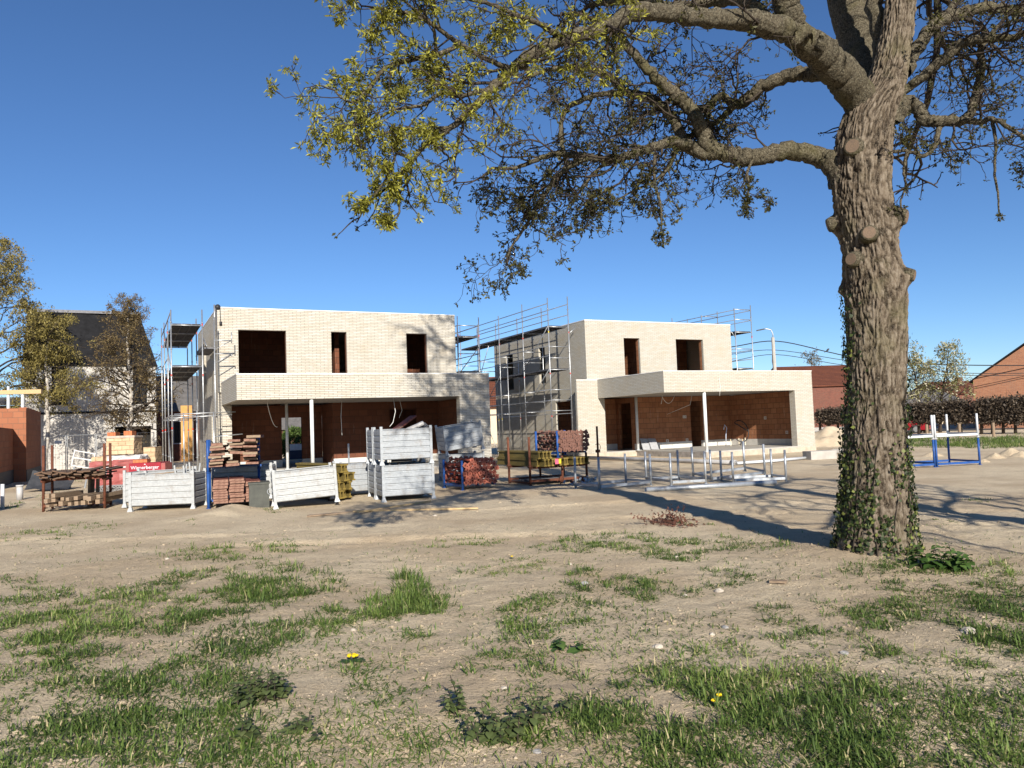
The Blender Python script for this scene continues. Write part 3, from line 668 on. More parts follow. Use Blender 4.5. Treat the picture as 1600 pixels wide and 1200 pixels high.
# ---- bundles of steel props
def make_prop(mt, me_, label, group):
    o = thing('steel_prop', label, 'prop', (0, 0, 0), 0, group)
    m = MB(); m.tube([(0, .01, 0), (0, .62, 0)], .034, 8); m.tube([(0, .6, 0), (0, 1.29, 0)], .026, 8); m.tube([(0, .58, 0), (0, .68, 0)], .045, 8); m.build('tube', mt, o, True)
    for y in (0, 1.295):
        m = MB(); m.wall(-.06, .06, -.06, .06, y, y + .008, [(-.022, .022, -.022, .022)]); m.build('end_plate', me_, o)
    return o
def bundle(p0, at, a, nx, nz, w, z0, flag, drop=()):
    first = True
    for j in range(nz):
        for i in range(nx):
            if (i, j) in drop: continue
            p = p0 if first else copy_tree(p0); first = False
            p.location = at(.06 + (w - .1) * (i + .5 * (j % 2) * .8) / (nx - .5), -.06 + random.uniform(-.05, .03), z0 + .06 + .112 * j)
            p.rotation_euler = (random.uniform(-.02, .02), random.uniform(-.7, .7), a + random.uniform(-.02, .02))
o, a, at = local(723, 766, 28)
blue_frame('blue frame round the low bundle of red steel props', at, a, .98, 1.2, .76, 0, ((True, False),))
bundle(make_prop('rusty_red', 'faded_red', 'red steel prop with square end plate in the low bundle on the ground', 'red props in the low bundle'), at, a, 7, 6, 1.0, .13, 0, ((6, 5), (0, 5)))
# ---- rusty rack with yellow beams and the upper bundle of props
o, a, at = local(829, 759, 27)
rk = thing('girder_rack', 'rusty post rack under the yellow beams and the upper prop bundle', 'rack', o, a)
for x, hh in ((0, 1.3), (1.0, .75), (1.78, .8)):
    for y in (0, 1.25):
        m = MB(); m.tube([(x, y, 0), (x, y, hh)], .034, 8); m.box((x, y, .5), (.1, .1, .06)); m.build('post', 'rust', rk, True)
for y in (0, 1.25):
    for z in (.12, .47): m = MB(); m.bar((0, y, z), (1.78, y, z), .05, .06); m.build('crossbar', 'rust', rk)
for x in (0, 1.78): m = MB(); m.bar((x, 0, .06), (x, 1.25, .06), .05, .05); m.build('crossbar', 'rust', rk)
for i in range(13):
    h_beam('yellow timber formwork beam in the bottom layer of the rusty beam rack', 'yellow beams in the rusty rack', at(.06 + .13 * i, -.35 + random.uniform(-.1, .1), .505), a)
for i in range(4):
    h_beam('yellow timber formwork beam lying on the left of the rusty rack layer', 'upper yellow beams in the rusty rack', at(.06 + .10 * i, -.42 + random.uniform(-.06, .1), .709), a)
t = thing('warning_tape', 'scrap of pink and yellow tape on the beam ends', 'tape', at(.5, -.5, .56), a); m = MB(); m.bx(0, .1, 0, .012, 0, .14); m.build('pink_tape', dull('tape_pink', (.7, .12, .2)), t); m = MB(); m.bx(.11, .18, 0, .012, .01, .13); m.build('yellow_tape', 'yellow_mark', t)
def at2(x, y, z=0): return at(x + .82, y - .1, z)
blue_frame('blue frame round the upper bundle of brown steel props', at2, a, .95, 1.2, .72, .712, ((True, False),))
bundle(make_prop('old_red', 'old_red', 'brownish steel prop with square end plate in the upper bundle on the rack', 'brown props in the upper bundle'), at2, a, 7, 5, .98, .86, 0)
m = MB(); m.tube([(0, 0, .0), (0, 0, 1.5)], .03, 8); m.tube([(0, 0, .75), (0, 0, .83)], .07, 8); m.tube([(.08 * math.cos(q), 0, .9 + .1 * math.sin(q)) for q in np.linspace(-1.5, 2.5, 10)], .008, 5); q = m.build('steel_prop', 'rust', None, True); q.location = GP(936, 748); tag(q, 'single rusty prop upright at the right end of the upper bundle', 'prop')
for i in range(22):
    m = MB(); m.tube([(0, 0, 0), (random.uniform(-.1, .1), random.uniform(-.1, .1), .05)], .03, 7); m.tube([(.03, 0, .02), (.09, .03, .04)], .018, 5); q = m.build('coupler', 'galvanised_tube' if i % 3 else 'rust'); q.location = at(1.1 + random.uniform(-.4, .5), -.5 + random.uniform(-.35, .5), .02 + random.random() * .12); q.rotation_euler = (random.random() * 3, random.random() * 3, random.random() * 3)
    tag(q, 'loose scaffold coupler in the heap below the upper prop bundle', 'coupler', 'scaffold couplers heaped under the rack')
for i in range(6):
    stick('grey tube or board lying under the rusty beam rack', 'scaffold_tube', (at(.1, .1 + .15 * i, .10), at(1.6, .2 + .12 * i, .12)), .06, .06, 'deck_steel', 'tube', 'tubes under the rusty rack')
# ---- galvanised and blue stacking frames
def open_frame(label, p, deg, w, d, h, mat, group, tilt=(0, 0), rails=()):
    s = thing('pallet_rack', label, 'rack', p, math.radians(deg), group); s.rotation_euler = (math.radians(tilt[0]), math.radians(tilt[1]), math.radians(deg))
    for x in (0, w):
        for y in (0, d): m = MB(); m.tube([(x, y, 0), (x, y, h)], .03, 8); m.bx(x - .045, x + .045, y - .045, y + .045, 0, .012); m.build('post', mat, s, True)
    for y in (0, d): m = MB(); m.bar((0.03, y, .085), (w - .03, y, .085), .05, .06); m.build('base_bar', mat, s)
    for x in (0, w): m = MB(); m.bar((x, .03, .11), (x, d - .03, .11), .05, .05); m.build('base_bar', mat, s)
    return s
gr = 'empty galvanised frames on the ground'
open_frame('empty galvanised frame at the left end of the row, next to the rusty prop', GP(937, 766), 32, 1.62, .95, .78, 'galvanised_tube', gr)
open_frame('empty galvanised frame with its narrow side forward, second in the row', GP(1049, 759), 14, .93, 1.5, .80, 'galvanised_tube', gr)
open_frame('empty galvanised frame leaning backwards behind the last one of the row', GP(1112, 753), 15, 1.55, .95, .82, 'galvanised_tube', gr, (4, -3))
open_frame('empty galvanised frame at the right end of the row, behind the long pipe', GP(1146, 756), 3, 1.32, .9, .78, 'galvanised_tube', gr)
p, q_ = GP(1009, 769), GP(1212, 757); m = MB(); m.pipe((0, 0, .05), q_ - p + Vector((0, 0, .05)), .056, .05, 14); q = m.build('steel_pipe', 'galvanised_tube', None, True); q.location = p; tag(q, 'long shiny steel pipe lying in front of the galvanised frames', 'pipe')
pts = [GP(918, 718) + Vector((0, 0, .09)), GP(1000, 721) + Vector((0, 0, .09)), GP(1080, 724) + Vector((0, 0, .09)), GP(1150, 727) + Vector((0, 0, .09))]
m = MB(); m.tube(pts, .075, 10); m.tube([pts[-1] - (pts[-1] - pts[-2]).normalized() * .2, pts[-1]], .09, 10); tag(m.build('drain_pipe', 'pvc_grey', None, True), 'grey drain pipe lying along the front of the right house', 'pipe')
m = MB(); m.tube([GP(1152, 727) + Vector((0, 0, .07)), GP(1210, 723) + Vector((0, 0, .07)), GP(1262, 718) + Vector((0, 0, .07))], .05, 8); tag(m.build('white_pipe', 'white_paint', None, True), 'thin whitish pipe continuing the grey drain pipe to the right', 'pipe')
p = GP(1463, 730)
for (dx, w) in ((0.03, 1.42), (-1.55, 1.5)):
    side = 'right one, clear of the tree trunk' if dx > 0 else 'left one, partly behind the tree trunk'
    a_ = math.radians(12); pos = p + Vector((dx * math.cos(a_), dx * math.sin(a_), 0))
    open_frame('blue steel base frame on bare sand, the ' + side, pos, 12, w, 1.15, .78, 'blue_paint', 'blue frames right of the tree')
    open_frame('white frame stacked on a blue base frame, the ' + side, pos + Vector((0, 0, .80)), 12, w, 1.15, .68, 'white_paint', 'white frames on the blue ones')
# ---- loose boards on the sand
stick('dark edged brown plank lying on the sand, the nearest of the loose ones', 'plank', (GP(480, 808) + Vector((0, 0, .02)), GP(610, 797) + Vector((0, 0, .02))), .14, .025, 'grey_wood', 'plank')
stick('long pale lath lying flat on the sand', 'lath', (GP(552, 799) + Vector((0, 0, .03)), GP(747, 796) + Vector((0, 0, .03))), .07, .03, 'fresh_wood', 'lath')
stick('pale lath crossing the long lath at an angle towards the stillage stack', 'lath', (GP(560, 800) + Vector((0, 0, .05)), GP(672, 785) + Vector((0, 0, .03))), .06, .03, 'fresh_wood', 'lath')
o, a, at = local(1262, 719, 14); t = thing('concrete_kerb', 'concrete kerb block left of the tree trunk, by the right house', 'kerb', at(.15, 0, 0), a)
m = MB(); m.bx(0, 1.05, 0, .5, -.05, .30); m.build('kerb_block', 'concrete', t)
stick('grey flat slab behind the kerb block beside the trunk', 'paving_stone', (GP(1303, 708) + Vector((0, 0, .1)), GP(1335, 708) + Vector((0, 0, .1))), .5, .14, 'concrete', 'paving stone')
def heap(name, label, cat, p, r, h, mat, sd=1, n=40):
    V = []; 
    for i in range(n):
        for j in range(n):
            x = (i / (n - 1) * 2 - 1) * r * 1.2; y = (j / (n - 1) * 2 - 1) * r * 1.2
            V.append((x, y, 0))
    V = np.array(V); rr = np.hypot(V[:, 0], V[:, 1]) / r; nz = fbm(V[:, 0] * 2.2 + sd, V[:, 1] * 2.2, 4, sd)
    V[:, 2] = h * np.clip(1 - rr + (nz - .45) * .5, -.12, 1) - .02
    i = (np.arange(n - 1)[:, None] * n + np.arange(n - 1)[None]).reshape(-1)
    o = np_mesh(name, V, np.stack([i, i + n, i + n + 1, i + 1], 1), mat, smooth=True); o.location = p; return tag(o, label, cat)
dull('pale_sand', (.55, .45, .32), (.45, .36, .25), .95, scale=3, bump=.5)
heap('sand_heap', 'pale sand heap at the right corner of the right house', 'sand heap', G(1284, 697) + Vector((.8, .8, 0)), 2.4, 1.0, 'pale_sand')
for i, (px, py, r) in enumerate(((1555, 716, .35), (1580, 712, .5), (1538, 722, .25), (1457, 713, .4), (1596, 714, .4))):
    heap('rubble_heap', ('low heap of earth and rubble ' + ('behind the blue frames', 'towards the right edge, the largest', 'nearest the blue frames', 'between the blue posts', 'cut by the right picture edge')[i]), 'rubble', GP(px, py), r, r * .55, 'sandy_soil', i + 3, 24)
# ------------------------------------------------------------------ background: left
dull('slate', (.016, .016, .018), (.009, .009, .010), .85, scale=3, bump=.3, spec=.12)
dull('dark_glass', (.012, .014, .018), (.02, .022, .025), .15)
dull('dark_opening', (.012, .011, .010), (.02, .018, .015), .9)
dull('red_tile', (.26, .085, .045), (.16, .055, .035), .85, scale=2.5, bump=.4)
dull('grey_tile', (.14, .13, .125), (.09, .085, .08), .85, scale=3, bump=.4)
dull('cream_render', (.60, .50, .36), (.52, .42, .30), .9)
dull('brown_board', (.10, .05, .03), (.065, .035, .02), .85, scale=3, stretch=(8, 8, 1))
dull('orange_board', (.55, .30, .10), (.44, .23, .08), .85, scale=3)
dull('wrap_clear', (.50, .42, .33), (.36, .30, .25), .35, scale=5, bump=.5)
dull('wrap_white', (.62, .60, .58), (.50, .46, .44), .4, scale=5, bump=.5)
dull('wrap_red', (.34, .10, .09), (.26, .075, .07), .4, scale=4, bump=.4)
dull('banner_red', (.30, .016, .028), (.24, .014, .024), .5, scale=3)
brick('buff_block', (.55, .41, .26), (.46, .32, .19), (.30, .20, .12), .24, .14, .008, None, .01)
brick('orange_block', (.50, .17, .07), (.42, .13, .055), (.25, .09, .05), .12, .25, .008, None, .01)
def tiles(name, c1, c2):
    k = NT(name); v = k.uv(); wv = k.n('TexWave', wave_type='BANDS', bands_direction='Y'); wv.inputs['Scale'].default_value = 1.0; wv.inputs['Distortion'].default_value = .3; k.l(v, wv.inputs[0])
    w2 = k.n('TexWave', wave_type='BANDS', bands_direction='X'); w2.inputs['Scale'].default_value = 1.6; k.l(v, w2.inputs[0])
    n = k.noise(v, 1.2, 5, .7); n2 = k.noise(v, 9, 3, .7)
    c = k.mix(k.ramp(n, [(.35, (0, 0, 0)), (.65, (1, 1, 1))]), c1, c2); c = k.mix(k.ramp(n2, [(.4, (0, 0, 0)), (.7, (.7, .7, .7))]), c, tuple(x * .6 for x in c2)); c = k.mix(k.ramp(wv.outputs[0], [(.1, (.8, .8, .8)), (.5, (0, 0, 0))]), c, tuple(x * .45 for x in c2))
    k.setp(c, .85, 0, k.bump(w2.outputs[0], .7, .05, k.bump(wv.outputs[0], .5, .03)), .2)
tiles('pantile', (.19, .065, .034), (.12, .043, .027))
def loc_uv(O, p): q = p - O; return q.dot(E1), q.dot(E2), p.z
def solveX(px, py_any, f, lo, hi):
    """parameter t for which the world point f(t) shows at photo column px"""
    def col(t):
        q = f(t) - CP; return 800 + F * q.dot(CR) / q.dot(_f)
    a, b = lo, hi
    for _ in range(50):
        m_ = (a + b) / 2
        if (col(a) - px) * (col(m_) - px) <= 0: b = m_
        else: a = m_
    return (a + b) / 2
# the dark roofed white house
b0 = AT(60, 700, 46); b0.z = 0
wd = solveX(245, 0, lambda t: b0 + E1 * t, 1, 30)
hz = AT(150, 572, 47.5).z; rz_ = AT(130, 486, 47).z
d = thing('white_house', 'whitewashed house with a tall black slate roof behind the birch', 'house', b0, AZ)
uL = solveX(38, 0, lambda t: b0 + E1 * t, -10, 0)
u1, u2 = solveX(81, 0, lambda t: b0 + E1 * t, 0, 30), solveX(105, 0, lambda t: b0 + E1 * t, 0, 30)
u3, u4 = solveX(209, 0, lambda t: b0 + E1 * t, 0, 30), solveX(231, 0, lambda t: b0 + E1 * t, 0, 30)
u5, u6 = solveX(180, 0, lambda t: b0 + E1 * t, 0, 30), solveX(238, 0, lambda t: b0 + E1 * t, 0, 30)
zA, zB = AT(92, 631, 46.5).z, hz - .06; zC = AT(210, 666, 48).z
hol = [(u1, u2, zA, zB), (u3, u4, zA, zB), (u5, u6, .05, zC)]
m = MB(); m.wall(uL, wd, 0, hz, 0, .3, hol); m.wall(.305, 9, 0, hz, uL, uL + .3, (), 'v'); m.wall(.305, 9, 0, hz, wd - .3, wd, (), 'v'); m.bx(uL + .31, wd - .31, 8.7, 9, 0, hz); m.build('wall', 'white_brick', d)
for (a_, b_, c_, e_) in hol[:2]:
    f_ = MB().wall(a_ + .01, b_ - .01, c_ + .01, e_ - .01, .12, .18, [(a_ + .08, b_ - .08, c_ + .08, (c_ + e_) / 2), (a_ + .08, b_ - .08, (c_ + e_) / 2 + .06, e_ - .08)]).build('window', 'slate', d)
    m = MB(); m.bx(a_ + .05, b_ - .05, .14, .16, c_ + .05, e_ - .05); m.build('pane', 'dark_glass', f_)
    m = MB(); m.bx(a_ - .06, b_ + .06, -.08, -.003, c_ - .07, c_ - .005); m.build('sill', 'slate', f_)
a_, b_, c_, e_ = hol[2]; m = MB(); m.bx(a_ + .01, b_ - .01, 1.2, 1.25, c_, e_); m.build('garage_shade_sheet', 'dark_opening', d)  # near-black sheet painted as the shade inside the garage opening
zb_ = AT(150, 643, 47).z; m = MB(); m.bx(uL - .02, wd + .02, -.05, -.004, zb_ - .09, zb_ + .03); m.build('ledge', 'slate', d)
rl = solveX(45, 0, lambda t: b0 + E1 * t + E2 * 1.0, -10, 5); rr_ = solveX(221, 0, lambda t: b0 + E1 * t + E2 * 1.0, 1, 30)
m = MB(); m.add([(uL - .1, -.15, hz + .005), (wd + .1, -.15, hz + .005), (wd + .1, 9.15, hz + .005), (uL - .1, 9.15, hz + .005), (rl, .9, rz_), (rr_, .9, rz_ - .1), (rr_, 8, rz_ - .1), (rl, 8, rz_)], [(0, 1, 5, 4), (1, 2, 6, 5), (2, 3, 7, 6), (3, 0, 4, 7), (4, 5, 6, 7), (3, 2, 1, 0)]); rf = m.build('roof', 'slate', d)
m = MB(); m.bx(rl - .08, rr_ + .08, .8, 8.1, rz_ + .003, rz_ + .18); m.build('roof_edge', 'deck_steel', rf)
# clay block building going up at the far left
W1 = AT(28, 751, 34.44); W1.z = 0; W2 = AT(64, 743, 39.05); W2.z = 0
t = thing('clay_block_building', 'unfinished clay block walls of stepped height at the left edge', 'building', W1, AZ)
m = MB(); m.wall(-8, 0, 0, 2.28, -.3, 0, (), 'v'); m.build('wall', 'clay_block_wall', t)
q = W2 - W1; du, dv = q.dot(E1), q.dot(E2)
Lw = solveX(41, 0, lambda s: W1 + E1 * du + E2 * (dv - s), 0, 12)
m = MB(); m.wall(dv - Lw + .305, dv, 0, 3.2, du - .3, du, (), 'v'); m.wall(du - 6, du, 0, 3.15, dv - Lw, dv - Lw + .3); m.build('wall', 'clay_block_wall', t)
m = MB(); m.bx(.004, .02, -8, -.02, -.1, .55); m.bx(du + .004, du + .02, dv - Lw, dv, -.1, .5); m.build('foundation_strip', 'dark_plastic', t)
pb = AT(13, 613, 36.5)
t = thing('timber_lintel', 'raw timber beam carried by two white posts above the clay block walls', 'beam', (pb.x, pb.y, 0), AZ * .4)
m = MB(); m.bx(-1.2, 1.45, -.1, .1, pb.z - .1, pb.z + .1); m.build('beam', 'fresh_wood', t)
for x in (0, .62): m = MB(); m.tube([(x, 0, 0), (x, 0, pb.z - .1)], .07, 10); m.tube([(x, 0, pb.z + .1), (x, 0, pb.z + .28)], .06, 8) if x == 0 else None; m.build('post', 'white_paint', t)
pb = AT(0, 690, 47); t = thing('shed', 'brown boarded shed behind the timber beam at the left edge', 'shed', (pb.x, pb.y, 0), AZ)
m = MB(); m.bx(-7, 1.0, 0, 4, 0, 4.0); m.build('wall', 'brown_board', t); m = MB(); m.prism([(-7.2, -.3, 4.003), (1.2, -.3, 4.003), (1.2, 2, 4.5), (-7.2, 2, 4.5)], (0, 0, .12)); m.build('roof', 'grey_tile', t)
m = MB(); m.tube([(0, 0, 0), (0, 0, .62)], .045, 10); q = m.build('white_pipe', 'white_paint', None, True); q.location = GP(4, 795); tag(q, 'short white pipe upright in the grass at the left edge', 'pipe')
m = MB(); m.tube([(0, 0, 0), (0, 0, .38)], .085, 14); m.tube([(0, 0, .38), (0, 0, .43)], .1, 14); q = m.build('drain_pipe', 'pvc_grey', None, True); q.location = GP(31, 781); tag(q, 'grey capped drain pipe sticking up near the clay wall', 'pipe')
o, a, at = local(-138, 812, 3)
put(copy_tree(c0), at, 0, 0, 0, a, label='stillage cut off by the left picture edge')
# black plastic sheet hung over the foot of the wall
n = 16; V = []
p0 = GP(36, 770)
for i in range(n):
    for j in range(n):
        x = i / (n - 1); y = j / (n - 1); V.append((x * 1.3 + .1 * y, y * .7, .62 * y ** 1.5 * (1 - .55 * x) + .12 * float(fbm(x * 5, y * 5, 3, 4)) + .02))
i = (np.arange(n - 1)[:, None] * n + np.arange(n - 1)[None]).reshape(-1)
q = np_mesh('plastic_sheet', np.array(V), np.stack([i, i + n, i + n + 1, i + 1], 1), 'dark_plastic', smooth=True); q.location = p0; q.rotation_euler = (0, 0, .3); tag(q, 'black plastic sheet draped at the foot of the clay wall', 'sheet')
# site fence in front of the white house
dull('wire', (.34, .35, .36), (.28, .29, .3), .5, .5)
fx = [60, 104, 150, 196, 214, 242]
fp = [AT(x, 722, 41) for x in fx]
for k in range(len(fx) - 1):
    p, q = fp[k].copy(), fp[k + 1].copy(); p.z = q.z = 0; e = q - p; Ln = e.length
    t = thing('fence_panel', 'wire mesh fence panel before the white house, ' + ('the leftmost', 'second from the left, near the white sign', 'in the middle, by the wooden frame', 'narrow one behind the beige pallet', 'the rightmost, before the garage opening')[k], 'fence', p, math.atan2(e.y, e.x))
    m = MB()
    for x in (.04, Ln - .04): m.tube([(x, 0, 0), (x, 0, 2.0)], .022, 6)
    for z in (.12, 1.98): m.tube([(.04, 0, z), (Ln - .04, 0, z)], .018, 6)
    m.build('frame', 'wire', t)
    m = MB()
    for x in np.arange(.2, Ln - .1, .18): m.tube([(x, 0, .12), (x, 0, 1.98)], .004, 3, False)
    for z in np.arange(.4, 1.9, .3): m.tube([(.04, .006, z), (Ln - .04, .006, z)], .004, 3, False)
    m.build('mesh', 'wire', t)
pb = AT(91, 691, 40.9); m = MB(); m.box((0, 0, 0), (.36, .02, .16)); q = m.build('sign', 'white_paint'); q.location = pb; tag(q, 'small white sign hanging on the wire fence', 'sign')
# ---- wrapped pallets of blocks
def pack(name, label, cat, px, py, Y, w, dd, h, mat, rz=12, jag=.03, parts=()):
    p = AT(px, py, Y); t = thing(name, label, cat, p, math.radians(rz))
    m = MB(); m.bx(0, w, 0, dd, 0, h); o = m.build('wrapped_blocks', mat, t)
    bm = bmesh.new(); bm.from_mesh(o.data); bmesh.ops.subdivide_edges(bm, edges=bm.edges, cuts=7, use_grid_fill=True)
    for v in bm.verts: v.co += Vector((random.uniform(-jag, jag), random.uniform(-jag, jag), random.uniform(-jag, jag)))
    bm.to_mesh(o.data); bm.free(); o.data.uv_layers.clear() if False else None
    for nm, (x0, x1, y0, y1, z0, z1), mt in parts: m = MB(); m.bx(x0, x1, y0, y1, z0, z1); m.build(nm, mt, t)
    return t
Yp = 24.6
z_ = lambda py: AT(180, py, Yp).z
t = pack('block_pallet', 'pallet wrapped in faded red film with a white label', 'pallet', 140, 772, Yp, 1.45, 1.1, .82, 'wrap_red', 8, .03, [('label', (.32, .52, -.045, -.035, .42, .64), 'white_paint'), ('strap', (.0, 1.45, -.05, -.042, .60, .64), 'wrap_white'), ('pallet_base', (0, 1.45, -.02, 1.1, -.14, -.04), 'grey_wood')])
t.location.z = .14
pack('block_pallet', 'white and red wrapped pack under the beige blocks', 'pallet', 167, 731, Yp + .1, 1.0, .9, .36, 'wrap_white', 8, .03, [('red_print', (.08, .7, -.05, -.042, .08, .12), 'wrap_red'), ('red_print', (.2, .85, -.05, -.042, .2, .25), 'wrap_red')])
pack('block_pallet', 'beige block pack under torn clear film, the topmost of the pile', 'pallet', 166, 711, Yp + .2, .84, .8, .52, 'buff_block', 8, .012, [('film', (.02, .86, .0, .82, .53, .60), 'wrap_clear'), ('loose_block', (.0, .25, .1, .5, .605, .72), 'orange_block'), ('loose_block', (.5, .75, .1, .5, .605, .75), 'orange_block')])
pack('block_pallet', 'yellow and orange pack left of the white and red wrapped one', 'pallet', 143, 735, Yp + .3, .5, .8, .42, 'buff_block', 8, .02)
pack('block_pallet', 'beige block pack standing right of the pile, before the garage', 'pallet', 212, 727, Yp + 1.2, .62, .8, .58, 'buff_block', 10, .01)
pack('clay_blocks', 'small group of bright orange clay blocks left of the red banner', 'blocks', 208, 731, Yp - .3, .42, .3, .26, 'orange_block', 8, .004)
t = thing('block_pallet', 'pack with a red printed banner behind the leftmost front stillage', 'pallet', AT(203, 737.5, Yp - .8), math.radians(5))
m = MB(); m.bx(0, 1.0, 0, .8, -.84, .0); m.build('wrapped_blocks', 'wrap_clear', t); m = MB(); m.bx(-.02, .92, -.015, .82, .003, .26); bn = m.build('banner', 'banner_red', t); m = MB(); m.bx(-.12, -.023, 0, .6, .01, .26); m.bx(.925, 1.05, .0, .6, .01, .24); m.build('red_film', 'wrap_red', t)
def lettering(txt, size, parent, loc, mat, rot=(PI / 2, 0, 0)):
    cu = bpy.data.curves.new('lettering', 'FONT'); cu.body = txt; cu.size = size; cu.extrude = .003; cu.align_x = 'CENTER'; cu.offset = size * .012
    tmp = bpy.data.objects.new('tmp', cu); COL.objects.link(tmp)
    me = bpy.data.meshes.new_from_object(tmp.evaluated_get(bpy.context.evaluated_depsgraph_get())); bpy.data.objects.remove(tmp)
    me.materials.clear(); me.materials.append(MATS[mat]); o = bpy.data.objects.new('lettering', me); COL.objects.link(o); o.parent = parent; o.location = loc; o.rotation_euler = rot
    return o
lettering('Wienerberger', .145, bn, (.45, -.02, .075), 'white_paint')
m = MB(); m.prism([(.42, -.019, .205), (.48, -.019, .205), (.45, -.019, .24)], (0, .003, 0)); m.build('emblem', 'white_paint', bn)
o, a, at = local(146, 776, 10)
t = thing('tube_bundle', 'bundle of grey tubes with dark ends under the red wrapped pallet', 'tubes', o, a)
m = MB()
for j in range(4):
    for i in range(13): m.pipe((.06 + .08 * i + .04 * (j % 2), random.uniform(-.05, .05), .05 + .07 * j), (.06 + .08 * i + .04 * (j % 2), .5, .05 + .07 * j), .036, .027, 8)
m.build('tubes', 'pvc_grey', t)
o = AT(112, 727, 27); t = thing('trestle', 'tilted pale open frame behind the timber rack', 'frame', o, .15, None, (0, math.radians(12), .15))
m = MB()
for z in (0, .28, .52): m.bar((0, 0, z), (.68, 0, z), .04)
for x in (0, .68): m.bar((x, 0, -.05), (x, 0, .56), .04)
m.build('frame', 'wrap_white', t)
for x in (.1, .58): m = MB(); m.tube([(x, .0, -1.2), (x, 0, -.02)], .03, 6); m.build('leg', 'galvanised', t)
# ---- seen through and between the new houses
def small_house(name, label, cat, p, w, dd, h, hr, wall, roof, rz=AZ, ridge='u', wins=(), chim=None, holes=()):
    t = thing(name, label, cat, p, rz)
    m = MB(); m.wall(0, w, 0, h, 0, .3, holes or [x[:4] for x in wins]); m.wall(.304, dd - .304, 0, h, 0, .3, (), 'v'); m.wall(.304, dd - .304, 0, h, w - .3, w, (), 'v'); m.wall(0, w, 0, h, dd - .3, dd)
    if ridge == 'u':
        for x in (0, w - .3): m.prism([(x, .02, h + .002), (x, dd - .02, h + .002), (x, dd / 2, h + hr - .1)], (.3, 0, 0))
    else:
        for y in (0, dd - .3): m.prism([(.02, y, h + .002), (w - .02, y, h + .002), (w / 2, y, h + hr - .1)], (0, .3, 0))
    m.build('wall', wall, t)
    m = MB(); e = .25
    if ridge == 'u':
        for s in (-1, 1): y0 = dd / 2 + s * (dd / 2 + e); zz = h - e * hr / (dd / 2); m.prism([(-e, y0, zz), (w + e, y0, zz), (w + e, dd / 2, h + hr), (-e, dd / 2, h + hr)], (0, 0, .12))
    else:
        for s in (-1, 1): x0 = w / 2 + s * (w / 2 + e); zz = h - e * hr / (w / 2); m.prism([(x0, -e, zz), (x0, dd + e, zz), (w / 2, dd + e, h + hr), (w / 2, -e, h + hr)], (0, 0, .12))
    r = m.build('roof', roof, t)
    if chim: m = MB(); m.bx(chim[0], chim[0] + .6, chim[1], chim[1] + .6, h + hr * .55, h + hr + chim[2]); m.build('chimney', 'red_brick', r)
    for (a_, b_, c_, e_) in wins: f_ = MB().wall(a_ + .01, b_ - .01, c_ + .01, e_ - .01, .08, .14, [(a_ + .08, b_ - .08, c_ + .08, e_ - .08)]).build('window', 'white_paint', t); m = MB(); m.bx(a_ + .06, b_ - .06, .10, .12, c_ + .06, e_ - .06); m.build('pane', 'dark_glass', f_)
    return t
def base(px, Y): p = AT(px, 690, Y); return Vector((p.x, p.y, 0))
p = base(246, 55); small_house('brick_house', 'low house with slate roof and orange boards behind the left scaffold', 'house', p, 6.5, 8, 3.7, 2.6, 'red_brick', 'grey_tile', AZ, 'u', [(1.0, 2.2, 1.2, 2.9)])
p = base(283, 54.0); m = MB(); m.bx(0, .75, 0, .06, 0, 3.9); q = m.build('timber_sheet', 'orange_board'); q.location = p; q.rotation_euler = (0, 0, AZ); tag(q, 'tall orange board panel glimpsed between the left scaffold poles', 'panel')
p = base(420, 70); small_house('bungalow', 'grey roofed bungalow seen through the doorway of the left house', 'bungalow', p, 9, 8, 2.2, 2.6, 'brown_board', 'grey_tile', 0, 'u', [(5, 6, .8, 1.8)])
p = base(765, 75); small_house('farmhouse', 'red roofed house glimpsed between the two new houses', 'house', p, 5, 8, 3.6, 3.0, 'cream_render', 'pantile', 0, 'u', [(.8, 1.6, 1, 2.2), (2.4, 3.2, 1, 2.2)])
p = base(449, 47); m = MB(); m.bx(0, 1.6, 0, .8, .1, .62); q = m.build('wrapped_pack', dull('navy_film', (.012, .02, .05), (.02, .03, .06), .5)); m = MB(); m.bx(.1, 1.5, .1, .7, .63, 1.0); m.build('wrapped_top', 'wrap_white', q); q.location = p; tag(q, 'navy wrapped pack with pale top behind the doorway of the left house', 'pack')
# ------------------------------------------------------------------ background: right
dull('asphalt', (.06, .06, .06), (.045, .045, .045), .9, scale=4); dull('line_white', (.6, .6, .58), (.5, .5, .48), .8)
dull('verge_green', (.085, .12, .03), (.12, .13, .05), .95, scale=1.5, bump=.6)
pp = [G(1270, 679), G(1700, 669)]
e = (pp[1] - pp[0]).normalized(); nn_ = Vector((-e.y, e.x, 0))
def strip(name, d0, d1, z, mat, l0=-60, l1=70):
    a_, b_ = pp[0] + e * l0, pp[0] + e * l1; m = MB(); m.add([(a_ + nn_ * d0)[:2] + (z,), (b_ + nn_ * d0)[:2] + (z,), (b_ + nn_ * d1)[:2] + (z,), (a_ + nn_ * d1)[:2] + (z,)], [(0, 1, 2, 3)]); return struct(m.build(name, mat))
strip('street', 1.5, 7.5, .03, 'asphalt'); strip('pavement', 7.6, 9.5, .06, 'concrete'); 
for k in range(12): 
    a_ = pp[0] + e * (-20 + 6 * k) + nn_ * 4.4; m = MB(); m.add([a_ + Vector((0, 0, .034)), a_ + e * 3 + Vector((0, 0, .034)), a_ + e * 3 + nn_ * .15 + Vector((0, 0, .034)), a_ + nn_ * .15 + Vector((0, 0, .034))], [(0, 1, 2, 3)]); struct(m.build('road_marking', 'line_white'))
